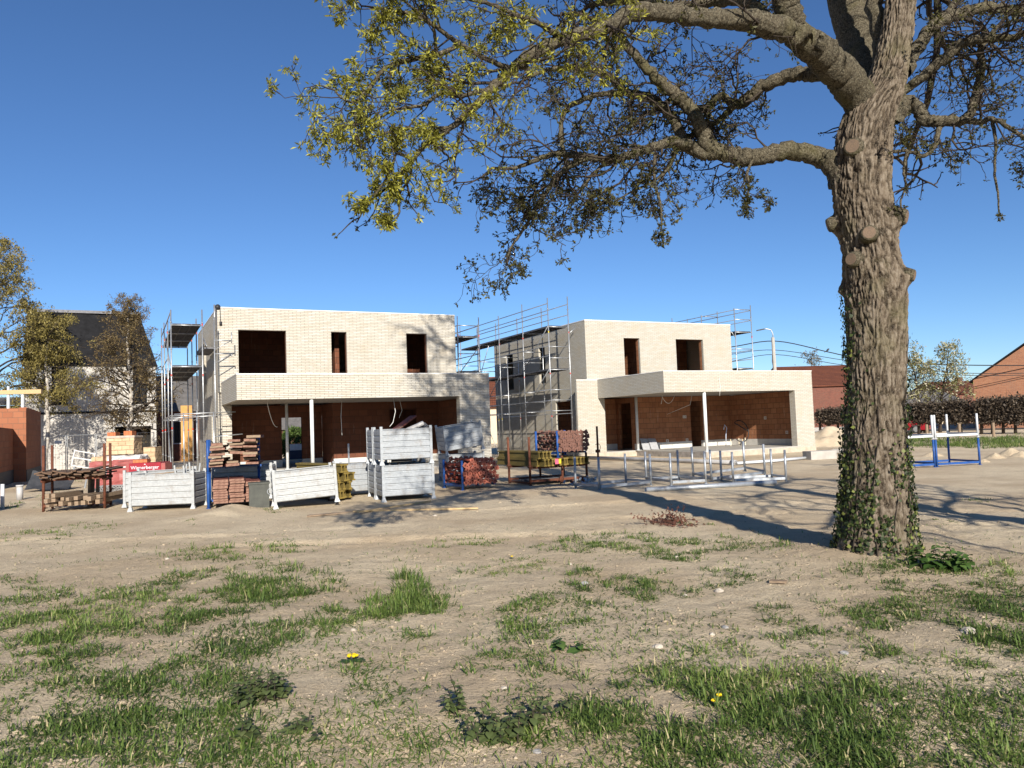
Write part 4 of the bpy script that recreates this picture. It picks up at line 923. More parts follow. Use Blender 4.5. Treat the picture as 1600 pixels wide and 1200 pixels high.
m = MB(); m.bx(0, 60, 0, .25, 0, .42); q = m.build('low_wall', 'white_brick'); q.location = pp[0] + e * -25 + nn_ * 9.7; q.rotation_euler = (0, 0, math.atan2(e.y, e.x)); tag(q, 'long low whitish wall across the street behind the hedge', 'wall')
# barn, gable house, low buildings
pb = base(1250, 78); zr0 = AT(1262, 571, 80).z; ze = AT(1262, 603, 78).z
small_house('barn', 'red brick barn with a rusty red tile roof, left of the tree trunk', 'barn', pb, 10, 9, ze, zr0 - ze, 'red_brick', 'pantile', .12, 'u')
pb = base(1527, 62); zg = AT(1598, 538, 62).z; ze = AT(1529, 594, 62).z
small_house('gable_house', 'orange brick house showing its wide gable at the right edge', 'house', pb, 7.7, 10, ze, zg - ze, 'orange_brick', 'slate', -.60, 'v')
pb = base(1490, 92); ze = AT(1500, 615, 92).z; zg = AT(1510, 596, 96).z
small_house('cottage', 'small red roofed cottage with white shutters beside the brick gable', 'cottage', pb, 5.5, 9, ze, zg - ze, 'red_brick', 'pantile', .1, 'u', [(1.1, 2.2, 1.0, 2.6)], (3.6, 3.5, .5))
pb = base(1418, 80); ze = AT(1450, 630, 80).z; zg = AT(1450, 612, 84).z
small_house('low_house', 'low pinkish house with grey roof behind the blossoming tree', 'house', pb, 6.5, 8, ze, zg - ze, 'cream_render', 'grey_tile', .1, 'u', [(1, 2, .9, 2.0), (3.5, 4.5, .9, 2.0)])
def car(p, rz, col, label):
    t = thing('parked_car', label, 'car', p, rz); dull('car_' + col[0], col[1], tuple(x * .9 for x in col[1]), .25, .2)
    prof = [(0, .35), (.05, .75), (.9, .9), (1.35, 1.38), (2.9, 1.42), (3.6, .95), (4.2, .85), (4.3, .4), (4.25, .25), (.05, .25)]
    m = MB(); m.prism([(x, 0, z) for x, z in prof], (0, 1.7, 0)); m.build('body', 'car_' + col[0], t)
    m = MB(); m.prism([(1.12, -.004, .95), (1.45, -.004, 1.30), (2.8, -.004, 1.33), (3.3, -.004, .97)], (0, .003, 0)); m.prism([(.98, .1, .95), (.98, 1.6, .95), (1.33, 1.5, 1.36), (1.33, .2, 1.36)], (-.02, 0, .01)); m.build('window', 'dark_glass', t)
    for x in (.8, 3.45):
        for y in (-.02, 1.52): w_ = MB(); w_.tube([(x, y, .31), (x, y + .2, .31)], .31, 18); wh = w_.build('wheel', 'dark_plastic', t); m = MB(); m.tube([(x, y - .006, .31), (x, y + .01, .31)], .19, 12); m.build('rim', 'steel', wh)
    for y in (.15, 1.3): m = MB(); m.bx(.03, .1, y, y + .25, .6, .72); m.build('headlight', 'white_paint', t)
ang = math.atan2(e.y, e.x)
car(base(1352, 58) + nn_ * 0, ang, ('red', (.35, .02, .03)), 'red car in the street, mostly hidden behind the big tree trunk')
# street lamp with wires
pl = base(1217, 62); zt1 = AT(1211, 527, 62).z; zt2 = AT(1203, 516, 62).z
t = thing('street_lamp', 'concrete street lamp pole carrying overhead wires behind the right house', 'street lamp', pl)
m = MB(); m.tube([(0, 0, 0), (-.02, 0, zt1)], [.2, .13], 8); m.build('pole', 'concrete', t)
m = MB(); m.tube([(0, 0, zt1 - .6), (0, 0, zt1 + .25), (-.12, 0, zt2 + .02), (-.5, 0, zt2 + .13), (-.75, 0, zt2 + .1)], .045, 8); m.build('arm', 'steel', t, True)
m = MB(); m.prism([(-.7, -.09, zt2 + .06), (-.7, .09, zt2 + .06), (-1.3, .05, zt2 - .04), (-1.3, -.05, zt2 - .04)], (0, 0, .1)); m.build('lamp_head', 'dark_plastic', t)
m = MB(); m.tube([(-.2, -.15, AT(1210, 555, 62).z), (-.24, -.15, AT(1210, 565, 62).z), (-.15, -.15, AT(1210, 576, 62).z)], .02, 5); m.build('cable', 'black_cable', t)
def smooth_curve(P, n=6):
    P = [Vector(p) for p in P]; out = []
    for i in range(len(P) - 1):
        a, b, c, d = P[max(i - 1, 0)], P[i], P[i + 1], P[min(i + 2, len(P) - 1)]
        for k in range(n):
            t = k / n; out.append(.5 * ((2 * b) + (c - a) * t + (2 * a - 5 * b + 4 * c - d) * t * t + (3 * b - a - 3 * c + d) * t ** 3))
    return out + [P[-1]]
for k, (wl, th) in enumerate(((((1060, 552), (1140, 542.5), (1212, 533), (1294, 550), (1325, 556), (1420, 567), (1510, 570.5), (1620, 571)), .04), (((1060, 566), (1140, 554), (1212, 547), (1320, 563), (1420, 576), (1510, 583), (1620, 583)), .025), (((1060, 577), (1140, 565), (1212, 554), (1315, 570), (1420, 581), (1510, 586.5), (1620, 586)), .025))):
    m = MB(); m.tube(smooth_curve([AT(px, py, 62 - .006 * (px - 1212)) for px, py in wl]), th, 5)
    tag(m.build('overhead_wire', 'black_cable'), 'overhead wire held by the street lamp pole, ' + ('the thick uppermost one', 'the middle one', 'the lowest one')[k], 'wire')
pbd = AT(1293.5, 549.3, 61.5); t = thing('bird', 'small dark bird perched on the uppermost wire', 'bird', pbd)
m = MB(); m.tube([(-.13, 0, .02), (-.06, 0, .08), (.03, 0, .16), (.09, 0, .21), (.14, 0, .22)], [.02, .07, .08, .05, .01], 8); m.tube([(-.10, 0, .04), (-.28, 0, -.06)], [.03, .02], 5); m.build('body', 'dark_plastic', t, True)
# ------------------------------------------------------------------ trees
def leaf_mat(name, c1, c2, c3=None):
    k = NT(name); at_ = k.n('Attribute', attribute_name='tint'); col = k.ramp(at_.outputs['Fac'], [(0, c1), (.6, c2), (1, c3 or c2)])
    k.setp(col, .55, 0, None, .3)
    tr = k.n('BsdfTranslucent'); k.l(col, tr.inputs[0]); mx = k.n('MixShader'); mx.inputs[0].default_value = .28
    out = k.t.nodes['Material Output']; k.l(k.b.outputs[0], mx.inputs[1]); k.l(tr.outputs[0], mx.inputs[2]); k.l(mx.outputs[0], out.inputs[0]); return k.m
leaf_mat('leaf_spring', (.10, .10, .018), (.22, .215, .03), (.40, .38, .05))
leaf_mat('leaf_olive_shade', (.030, .030, .011), (.058, .056, .018), (.12, .11, .03))  # olive leaves, darkened further to paint in the shade inside the crown
leaf_mat('leaf_birch', (.12, .10, .032), (.21, .17, .05), (.32, .26, .08))
leaf_mat('leaf_brown', (.10, .07, .03), (.16, .11, .05), (.22, .17, .07))
leaf_mat('leaf_blossom', (.14, .14, .04), (.26, .24, .09), (.60, .55, .42))
leaf_mat('leaf_hedge', (.055, .042, .032), (.105, .08, .058), (.17, .13, .09))
leaf_mat('leaf_ivy', (.022, .036, .012), (.065, .09, .024), (.22, .24, .06))
leaf_mat('leaf_bush', (.03, .06, .012), (.06, .10, .02), (.10, .15, .03))
def bark_mat(name, c1, c2, c3, sc=1.0, moss=None, iso=False):
    k = NT(name); v = k.obj(); v2 = k.mapping(v, (16 * sc, 16 * sc, (16 if iso else 2.6) * sc)); n = k.noise(v2, 1.6, 6, .7); n2 = k.noise(v, 45 * sc, 4, .7); n3 = k.noise(v, 1.6, 3)
    c = k.mix(k.ramp(n, [(.36, (0, 0, 0)), (.58, (1, 1, 1))]), c1, c2); c = k.mix(k.ramp(n2, [(.5, (0, 0, 0)), (.7, (.7, .7, .7))]), c, c3)
    if moss: c = k.mix(k.ramp(n3, [(.52, (0, 0, 0)), (.68, (.6, .6, .6))]), c, moss)
    return k.setp(c, .92, 0, k.bump(n, .9, .03, k.bump(n2, .5, .008)), .15)
k = NT('bark'); v = k.obj(); at_ = k.n('Attribute', attribute_name='tint'); n2 = k.noise(v, 60, 4, .75); n3 = k.noise(v, 2.2, 4, .6); n4 = k.noise(k.mapping(v, (26, 26, 5)), 1.5, 5, .7)
c = k.ramp(at_.outputs['Fac'], [(.22, (.012, .009, .007)), (.42, (.06, .046, .034)), (.60, (.145, .115, .085)), (.95, (.24, .20, .155))])
c = k.mix(k.ramp(n4, [(.40, (0, 0, 0)), (.68, (.8, .8, .8))]), c, (.10, .075, .05)); c = k.mix(k.ramp(n2, [(.52, (0, 0, 0)), (.7, (.6, .6, .6))]), c, (.29, .25, .19)); c = k.mix(k.ramp(n3, [(.50, (0, 0, 0)), (.68, (.5, .5, .5))]), c, (.13, .115, .065))
k.setp(c, .95, 0, k.bump(n4, .9, .02, k.bump(n2, .7, .008)), .1)
bark_mat('bark_limb', (.022, .018, .012), (.10, .083, .056), (.29, .265, .19), 1.3, (.105, .095, .04), True)
dull('twig', (.055, .042, .031), (.032, .024, .018), .9, scale=20)  # brown darkened too, standing in for shade among the crown's branches
dull('birch_bark', (.52, .48, .42), (.20, .17, .14), .8, scale=7)
k = NT('cut_wood'); v = k.obj(); ln = k.n('VectorMath', operation='LENGTH'); k.l(v, ln.inputs[0]); wv = k.n('Math', operation='SINE'); mu = k.n('Math', operation='MULTIPLY'); k.l(ln.outputs['Value'], mu.inputs[0]); mu.inputs[1].default_value = 420; k.l(mu.outputs[0], wv.inputs[0])
n = k.noise(v, 30, 4); c = k.mix(k.ramp(wv.outputs[0], [(.2, (0, 0, 0)), (.8, (.6, .6, .6))]), (.17, .115, .075), (.10, .07, .045)); c = k.mix(k.ramp(n, [(.45, (0, 0, 0)), (.65, (.8, .8, .8))]), c, (.12, .085, .06)); k.setp(c, .9)

class Twigs:
    """many thin crooked tubes in one mesh, plus the leaf positions at their ends"""
    def __init__(s): s.V = []; s.Q = []; s.n = 0; s.leaf = []
    def tube(s, pts, r0, r1, k=4):
        P = np.asarray(pts, float); m = len(P); T = np.gradient(P, axis=0); T /= np.linalg.norm(T, axis=1, keepdims=True) + 1e-9
        a = np.where(np.abs(T[:, 2:3]) < .9, [[0, 0, 1.]], [[1., 0, 0]]); U = np.cross(T, a); U /= np.linalg.norm(U, axis=1, keepdims=True) + 1e-9; W_ = np.cross(T, U)
        r = np.linspace(r0, r1, m)[:, None, None]; an = np.arange(k) * 2 * PI / k
        ring = P[:, None] + r * (U[:, None] * np.cos(an)[None, :, None] + W_[:, None] * np.sin(an)[None, :, None])
        s.V.append(ring.reshape(-1, 3)); i = np.arange(m - 1)[:, None] * k + np.arange(k)[None]; j = np.arange(m - 1)[:, None] * k + (np.arange(k)[None] + 1) % k
        s.Q.append(np.stack([i, j, j + k, i + k], -1).reshape(-1, 4) + s.n); s.n += m * k
    def crooked(s, p, d, L, n, wob, grav=0.0):
        pts = [np.array(p, float)]; d = np.array(d, float); d /= np.linalg.norm(d) + 1e-9
        for i in range(n):
            d = d + rng.normal(0, wob, 3) + np.array([0, 0, grav]); d /= np.linalg.norm(d); pts.append(pts[-1] + d * L / n)
        return np.array(pts), d
    def grow(s, p, d, L, r, depth, o):
        """o: wob, grav, kids, ratio, leaf"""
        n = 6 if depth > 1 else (5 if depth == 1 else 4)
        pts, dl = s.crooked(p, d, L, n, o['wob'], o['grav'] * (1.5 if depth == 0 else 1)); s.tube(pts, r, max(r * .45, .0025), 4 if depth > 0 else 3)
        if depth == 0:
            s.leaf.append((pts[-1], dl))
            if rng.random() < .4: s.leaf.append((pts[-2], dl))
            if rng.random() < .12: s.leaf.append((pts[-3], dl))
            return
        kids = o['kids'][depth]
        for i in range(kids):
            t = (.22 + .78 * (i + rng.random()) / kids) * n; a = min(int(t), n - 1); q = pts[a] + (pts[a + 1] - pts[a]) * (t - a); base_d = pts[a + 1] - pts[a]; base_d /= np.linalg.norm(base_d) + 1e-9
            rd = rng.normal(0, 1, 3); rd -= base_d * rd.dot(base_d); rd /= np.linalg.norm(rd) + 1e-9
            s.grow(q, base_d * .65 + rd * .85 + np.array([0, 0, o['grav'] * .5]), L * o['ratio'] * rng.uniform(.6, 1.25), max(r * .55, .003), depth - 1, o)
    def build(s, name, mat, parent): return np_mesh(name, np.concatenate(s.V), np.concatenate(s.Q), mat, parent, False)
def leaves(pos, dirs, per, size, spread, droop, mat, parent, name='foliage', wid=.38, tint=None, elong=1.0):
    """little pointed leaves in tufts round the given points"""
    pos = np.repeat(np.asarray(pos, float), per, 0); dirs = np.repeat(np.asarray(dirs, float), per, 0); n = len(pos)
    d = dirs * .5 + rng.normal(0, .7, (n, 3)); d[:, 2] -= droop; d /= np.linalg.norm(d, axis=1, keepdims=True)
    p = pos + rng.normal(0, spread, (n, 3)); L = size * rng.uniform(.55, 1.25, (n, 1)); u = np.cross(d, rng.normal(0, 1, (n, 3))); u /= np.linalg.norm(u, axis=1, keepdims=True) + 1e-9
    nn = np.cross(d, u); w_ = L * wid
    V = np.stack([p, p + d * L * .5 * elong + u * w_ * .5 + nn * L * .08, p + d * L * elong, p + d * L * .5 * elong - u * w_ * .5 + nn * L * .08], 1).reshape(-1, 3)
    t = np.repeat(rng.random(n) if tint is None else np.clip(np.repeat(tint, per) + rng.normal(0, .2, n), 0, 1), 4)
    return np_mesh(name, V, np.arange(4 * n).reshape(-1, 4), mat, parent, False, t)
def catmull(P, n=6):
    P = np.asarray(P, float); out = []
    for i in range(len(P) - 1):
        a, b, c, d = P[max(i - 1, 0)], P[i], P[i + 1], P[min(i + 2, len(P) - 1)]
        for q in range(n):
            t = q / n; out.append(.5 * ((2 * b) + (c - a) * t + (2 * a - 5 * b + 4 * c - d) * t * t + (3 * b - a - 3 * c + d) * t ** 3))
    return np.array(out + [P[-1]])
def rough_tube(P, R, k, amp, seed):
    """branch surface with knotty bark"""
    P = np.asarray(P, float); m = len(P); T = np.gradient(P, axis=0); T /= np.linalg.norm(T, axis=1, keepdims=True) + 1e-9
    U = np.zeros_like(P); pu = np.cross(T[0], [0, 0, 1.]) if abs(T[0, 2]) < .9 else np.cross(T[0], [1., 0, 0])
    for i in range(m): pu = pu - T[i] * pu.dot(T[i]); pu /= np.linalg.norm(pu) + 1e-9; U[i] = pu
    W_ = np.cross(T, U); s_ = np.concatenate([[0], np.cumsum(np.linalg.norm(np.diff(P, axis=0), axis=1))]); an = np.arange(k) * 2 * PI / k
    A, S = np.meshgrid(an, s_); cx, cy = np.cos(A), np.sin(A)
    nz = (fbm(cx * 3.2 + S * .8 + seed, cy * 3.2 + S * 1.1 + seed, 4, seed) - .47) + (fbm(cx * 7 + S * 5, cy * 7 - S * 6, 3, seed + 7) - .45) * .45
    big = fbm(S * 1.1 + cx * .7 + seed, cy * .9 + S * .4, 3, seed + 3) - .45
    r = np.asarray(R)[:, None] * (1 + amp * 2.2 * nz + amp * 1.2 * big)
    V = P[:, None] + r[..., None] * (U[:, None] * cx[..., None] + W_[:, None] * cy[..., None])
    i = np.arange(m - 1)[:, None] * k + np.arange(k)[None]; j = np.arange(m - 1)[:, None] * k + (np.arange(k)[None] + 1) % k
    return V.reshape(-1, 3), np.stack([i, j, j + k, i + k], -1).reshape(-1, 4)

# ---- the big tree
TY = 8.85
def ATn(x, y, Y): p = AT(x, y, Y); return np.array([p.x, p.y, p.z])
tbase = AT(1372, 868, TY); big = thing('oak_tree', 'large bare limbed tree with ivied trunk in the right foreground', 'tree', (tbase.x, tbase.y, H(tbase.x, tbase.y)))
bo = np.array(big.location)
prof = [(905, 1290, 1456), (880, 1298, 1446), (862, 1309, 1437), (845, 1314, 1432), (815, 1319, 1428), (780, 1320, 1427), (740, 1324, 1423), (690, 1326, 1420), (640, 1329, 1418), (590, 1330, 1418), (540, 1328, 1420), (500, 1326, 1421), (470, 1323, 1422), (440, 1321, 1420), (410, 1321, 1412), (380, 1318, 1408), (350, 1312, 1405), (320, 1306, 1399), (290, 1304, 1397), (262, 1305, 1397), (235, 1308, 1397), (210, 1311, 1401), (185, 1317, 1407), (165, 1328, 1413), (145, 1346, 1418), (125, 1360, 1422), (100, 1369, 1425), (70, 1377, 1429), (40, 1384, 1432), (0, 1390, 1434), (-60, 1396, 1440), (-140, 1404, 1446), (-240, 1414, 1450), (-360, 1428, 1456)]
PY = np.array([q[0] for q in prof][::-1], float); PLf = np.array([q[1] for q in prof][::-1], float); PRt = np.array([q[2] for q in prof][::-1], float)
nz_, nk = 900, 240
ysamp = np.linspace(905, -360, nz_); lx = np.interp(ysamp, PY, PLf); rx = np.interp(ysamp, PY, PRt)
ker = np.hanning(25); ker /= ker.sum(); sm = lambda q: np.convolve(np.pad(q, 12, 'edge'), ker, 'valid')
lx, rx = sm(lx), sm(rx)
Cn = np.array([ATn((a + b) / 2 - 5, y, TY) for a, b, y in zip(lx, rx, ysamp)]); Rn = (rx - lx) / 2 / F * TY * .895
th = np.arange(nk) * 2 * PI / nk                      # angle 0 faces the camera
vdir = Cn.mean(0) - np.array([0, 0, HC]); vdir[2] = 0; vdir /= np.linalg.norm(vdir); sdir = np.array([vdir[1], -vdir[0], 0])
TH, ZI = np.meshgrid(th, np.arange(nz_)); Zw = Cn[:, 2][ZI]
sx = np.cos(TH); sy = np.sin(TH)
arc = TH * .36
warp = (fbm(arc * 5 + 3, Zw * 1.1, 3, 21) - .45) * .22
def ridge(fa, fz, s):                                   # periodic in the angle: noise on a cylinder
    return fbm(sx * .36 * fa + warp * fa * .6 + 9, sy * .36 * fa + Zw * fz + warp * fa * .3, 4, s)
n1 = vnoise((TH / (2 * PI)) * 46 % 46 + warp * 22, Zw * 2.3 + warp * 4, 31); n1b = vnoise((TH / (2 * PI)) * 46 + warp * 22, Zw * 2.3 + warp * 4, 31)
wz = (fbm(sx * 4 + 2, sy * 4 + Zw * 5, 3, 61) - .45) * 1.6; fur = np.abs(vnoise(TH / (2 * PI) * 52 + warp * 18 + wz, Zw * 6.2 + wz * .9, 41) - .5) * 2; fur2 = np.abs(vnoise(TH / (2 * PI) * 104 + warp * 36 - wz * 1.5, Zw * 13.0, 43) - .5) * 2
fine = fbm(TH / (2 * PI) * 150, Zw * 34, 3, 47) - .45
f1_ = np.clip(fur * 1.7, 0, 1) ** .7; f2_ = np.clip(fur2 * 1.6, 0, 1) ** .8; disp = f1_ * .028 + f2_ * .014 + fine * .016 - .022; barkt = np.clip(f1_ * .52 + f2_ * .36 + fine * .6, 0, 1)
lump = (fbm(sx * 1.2 + 5, sy * 1.2 + Zw * .9, 3, 51) - .47) * .06
R = Rn[ZI] + disp + lump * np.clip((Zw - .2), 0, 1)
flare = np.clip(.55 - Zw, 0, .6); R = R + flare ** 2 * .15 * (np.sin(TH * 4 + 1) * .5 + .5)
def bumpat(px, py, r, h, side=None):
    global R
    zc = ATn(px, py, TY)[2]; xc = np.interp(py, PY, (PLf + PRt) / 2); rc = np.interp(py, PY, (PRt - PLf) / 2)
    t0 = math.asin(max(-1, min(1, (px - xc) / rc))) if side is None else side
    dth = (TH - t0 + PI) % (2 * PI) - PI
    R = R + h * np.exp(-((dth * .36) ** 2 + (Zw - zc) ** 2) / r ** 2 * 1.0) ; return t0, zc
knots = []
for px, py, r, h, side in ((1342, 241, .10, .05, None), (1364, 374, .09, .05, None), (1344, 411, .09, .06, None), (1352, 268, .06, .05, None), (1310, 348, .10, .10, -1.45), (1408, 348, .11, .11, 1.35), (1424, 437, .09, .09, 1.4), (1309, 450, .07, .05, -1.45), (1350, 425, .12, .03, None), (1400, 150, .08, .03, None)):
    knots.append((px, py) + bumpat(px, py, r, h, side))
OUT = -vdir[None, None] * sx[..., None] + sdir[None, None] * sy[..., None]
V = Cn[:, None] + OUT * R[..., None]
i = np.arange(nz_ - 1)[:, None] * nk + np.arange(nk)[None]; j = np.arange(nz_ - 1)[:, None] * nk + (np.arange(nk)[None] + 1) % nk
np_mesh('trunk', V.reshape(-1, 3) - bo, np.stack([i, j, j + nk, i + nk], -1).reshape(-1, 4), 'bark', big, True, barkt.reshape(-1))
def trunk_at(t, zi):                                    # surface point and outward direction
    zi = int(np.clip(zi, 0, nz_ - 1)); ti = int(round(t / (2 * PI) * nk)) % nk; return V[zi, ti], OUT[zi, ti]
for (px, py, t0, zc), r in zip(knots, (.085, .075, .072, 0, .07, .075, .06)):
    if not r: continue
    zi = int(np.argmin(np.abs(Cn[:, 2] - zc))); p, nrm = trunk_at(t0, zi); nrm = Vector(nrm); nrm.z = .05 if px in (1342, 1364, 1344) else -.25; nrm.normalize(); p = Vector(p) + nrm * (.002 if px in (1342, 1364, 1344) else -.02)
    m = MB(); m.tube([(0, 0, -.08), (0, 0, .008), (0, 0, .022), (0, 0, .024)], [r * 1.5, r * 1.18, r * 1.06, r * .92], 20); st = m.build('branch_stub', 'bark_limb', big, True); st.location = p - Vector(bo); st.rotation_mode = 'QUATERNION'; st.rotation_quaternion = nrm.to_track_quat('Z', 'Y')
    m = MB(); m.tube([(0, 0, .0245), (0, 0, .027)], [r * .91, r * .89], 22); c_ = m.build('cut_face', 'cut_wood', st)
# limbs traced in depth: (x, y, distance, radius in photo pixels)
limbs = {
 'A': [(1366, 205, 8.95, 24), (1350, 165, 8.85, 30), (1320, 124, 8.6, 31), (1290, 93, 8.35, 29), (1262, 70, 8.1, 27), (1240, 51, 7.95, 22), (1200, 40, 7.7, 21), (1150, 31, 7.5, 18), (1080, 26, 7.2, 16), (1000, 19, 6.9, 15), (965, 34, 6.8, 13), (930, 47, 6.7, 12), (885, 60, 6.6, 11), (836, 80, 6.5, 11), (802, 107, 6.45, 9), (780, 126, 6.4, 8), (742, 166, 6.3, 7), (705, 199, 6.25, 5), (660, 232, 6.2, 4), (641, 258, 6.2, 3)],
 'A2': [(1250, 62, 7.95, 24), (1240, 36, 7.9, 24), (1228, 0, 7.8, 23), (1210, -60, 7.6, 20), (1180, -160, 7.2, 17), (1120, -280, 6.6, 12)],
 'A3': [(1215, 45, 7.75, 10), (1180, 12, 8.1, 10), (1130, 2, 8.3, 9), (1060, 8, 8.5, 7), (990, 2, 8.7, 6), (920, 8, 8.8, 5)],
 'B': [(1320, 285, 8.9, 30), (1302, 258, 8.95, 22), (1275, 243, 9.0, 17), (1232, 237, 9.0, 16), (1180, 244, 8.95, 15), (1140, 243, 8.9, 15), (1105, 226, 8.85, 14), (1090, 190, 8.8, 12), (1067, 157, 8.8, 11), (1034, 131, 8.75, 10), (1000, 94, 8.7, 8), (964, 54, 8.7, 7), (930, 30, 8.7, 5)],
 'C': [(1120, 240, 8.9, 12), (1090, 236, 8.9, 11), (1066, 222, 8.95, 10), (1054, 188, 9.0, 9), (1020, 156, 9.0, 8), (979, 143, 9.1, 7), (955, 122, 9.1, 6), (930, 110, 9.15, 5), (874, 105, 9.2, 4), (830, 118, 9.2, 3)],
 'C2': [(985, 144, 9.05, 6), (950, 146, 9.0, 5), (920, 152, 8.9, 5), (885, 170, 8.8, 4.5), (876, 205, 8.75, 4), (880, 240, 8.7, 3)],
 'D': [(1085, 230, 8.9, 9), (1054, 221, 8.7, 9), (1005, 235, 8.5, 8), (960, 248, 8.4, 7.5), (930, 247, 8.35, 7), (874, 240, 8.3, 5), (836, 251, 8.25, 4), (802, 263, 8.2, 3), (770, 262, 8.2, 2.2)],
 'D2': [(920, 247, 8.35, 5), (896, 256, 8.3, 5), (870, 276, 8.2, 4), (852, 302, 8.15, 4), (836, 328, 8.1, 3.2), (817, 360, 8.1, 2.6), (800, 385, 8.05, 2), (792, 403, 8.05, 1.5)],
 'E': [(1300, 108, 8.5, 20), (1270, 116, 8.7, 13), (1232, 118, 8.9, 12), (1187, 139, 9.1, 11), (1163, 158, 9.2, 10), (1146, 162, 9.3, 8), (1124, 150, 9.3, 7), (1100, 170, 9.4, 7), (1075, 164, 9.4, 6), (1056, 150, 9.5, 5), (1030, 170, 9.6, 4)],
 'E2': [(1150, 162, 9.25, 7), (1120, 190, 9.3, 5), (1086, 206, 9.4, 4), (1056, 232, 9.4, 3)],
 'F': [(1362, 195, 9.1, 28), (1352, 125, 9.75, 35), (1340, 60, 10.3, 37), (1326, 0, 10.6, 38), (1310, -80, 10.7, 34), (1290, -200, 10.8, 28), (1260, -380, 10.9, 18)],
 'F2': [(1374, 130, 9.0, 10), (1376, 70, 9.05, 14), (1367, 0, 9.1, 15), (1360, -100, 9.2, 15), (1350, -260, 9.4, 12)],
 'G': [(1395, 185, 8.8, 22), (1420, 158, 8.75, 13), (1438, 175, 8.7, 11), (1448, 188, 8.65, 12), (1480, 189, 8.6, 10), (1508, 186, 8.55, 9), (1520, 165, 8.5, 8), (1527, 140, 8.5, 8), (1536, 98, 8.4, 7), (1532, 76, 8.4, 6), (1560, 40, 8.3, 4)],
 'G2': [(1500, 187, 8.55, 7), (1530, 190, 8.45, 6), (1555, 187, 8.3, 5), (1600, 215, 8.1, 4), (1650, 250, 8.0, 3)],
 'H': [(1400, 160, 8.8, 14), (1416, 139, 8.75, 9), (1457, 106, 8.6, 9.5), (1499, 72, 8.4, 9.5), (1524, 62, 8.3, 9), (1560, 60, 8.2, 8), (1610, 50, 8.0, 7), (1700, 20, 7.7, 5)],
 'I': [(1412, 110, 8.85, 16), (1431, 76, 8.9, 12), (1461, 38, 8.9, 12), (1499, 22, 8.9, 11), (1540, 12, 8.85, 10), (1610, 22, 8.8, 9), (1700, 40, 8.7, 6)],
 'I2': [(1470, 35, 8.9, 8), (1490, 8, 9.0, 7), (1520, -40, 9.1, 6), (1560, -120, 9.2, 5)],
 'J': [(1468, 195, 8.65, 6), (1462, 225, 8.6, 5), (1444, 243, 8.6, 4), (1420, 236, 8.65, 3.5), (1396, 237, 8.7, 3.5)],
 'J2': [(1417, 238, 8.6, 3.5), (1412, 268, 8.55, 2.6), (1415, 290, 8.5, 2), (1407, 318, 8.5, 2), (1416, 340, 8.5, 1.3)],
 'J3': [(1551, 190, 8.35, 4), (1556, 225, 8.3, 3), (1554, 270, 8.3, 2.6), (1559, 300, 8.3, 2.2), (1561, 332, 8.3, 1.6)],
 'K': [(800, 108, 6.45, 5), (760, 92, 6.3, 4.5), (720, 70, 6.2, 4.5), (690, 48, 6.1, 4), (660, 30, 6.0, 3.4), (625, 18, 5.9, 3), (585, 12, 5.9, 2)],
 'K2': [(720, 70, 6.2, 3.6), (680, 86, 6.1, 4), (630, 95, 6.0, 4), (600, 108, 5.95, 3.4), (575, 140, 5.9, 3), (548, 160, 5.9, 2), (520, 140, 5.85, 1.6)],
 'K3': [(760, 140, 6.35, 4), (720, 150, 6.2, 4), (690, 145, 6.1, 3.5), (660, 165, 6.05, 3), (620, 170, 6.0, 2.4), (580, 190, 5.95, 2), (545, 195, 5.9, 1.5)],
 'K4': [(705, 199, 6.25, 4), (670, 205, 6.2, 3), (630, 200, 6.1, 2.6), (590, 212, 6.0, 2), (560, 222, 6.0, 1.5)],
 'K5': [(645, 250, 6.2, 3), (620, 240, 6.1, 2.6), (612, 262, 6.05, 2.2), (596, 290, 6.0, 2), (582, 306, 6.0, 1.6), (562, 314, 6.0, 1.2)],
 'K6': [(643, 256, 6.2, 2.6), (640, 280, 6.2, 2), (626, 300, 6.15, 2), (624, 330, 6.1, 1.8), (617, 342, 6.1, 1.4), (604, 338, 6.1, 1.1)],
 'L': [(680, 86, 6.1, 3.4), (680, 60, 6.0, 3), (672, 35, 5.9, 2.4), (640, 8, 5.8, 2), (600, -20, 5.7, 1.6)],
 'L2': [(885, 62, 6.6, 5), (850, 40, 6.4, 4.4), (800, 20, 6.2, 4), (760, 5, 6.1, 3.4), (700, -10, 5.9, 3)],
 'M': [(1180, 244, 8.95, 3), (1168, 268, 8.8, 2.4), (1170, 290, 8.8, 2), (1166, 318, 8.75, 1.6)],
 'M2': [(1024, 238, 8.5, 3), (1022, 262, 8.45, 2.6), (1024, 290, 8.4, 2.4), (1032, 320, 8.4, 2), (1034, 352, 8.4, 1.4)],
 'M3': [(960, 250, 8.4, 3.4), (930, 268, 8.4, 2.6), (905, 300, 8.4, 2), (890, 320, 8.4, 1.4), (880, 345, 8.4, 1.2)],
 'M4': [(1060, 228, 8.9, 3), (1045, 262, 8.8, 2.4), (1020, 284, 8.7, 2), (985, 300, 8.6, 1.6), (960, 318, 8.6, 1.2)],
}
opt_d = dict(wob=.30, grav=-.02, kids=[0, 5, 5, 4], ratio=.55)
tw = Twigs(); twl = Twigs(); curves = {}
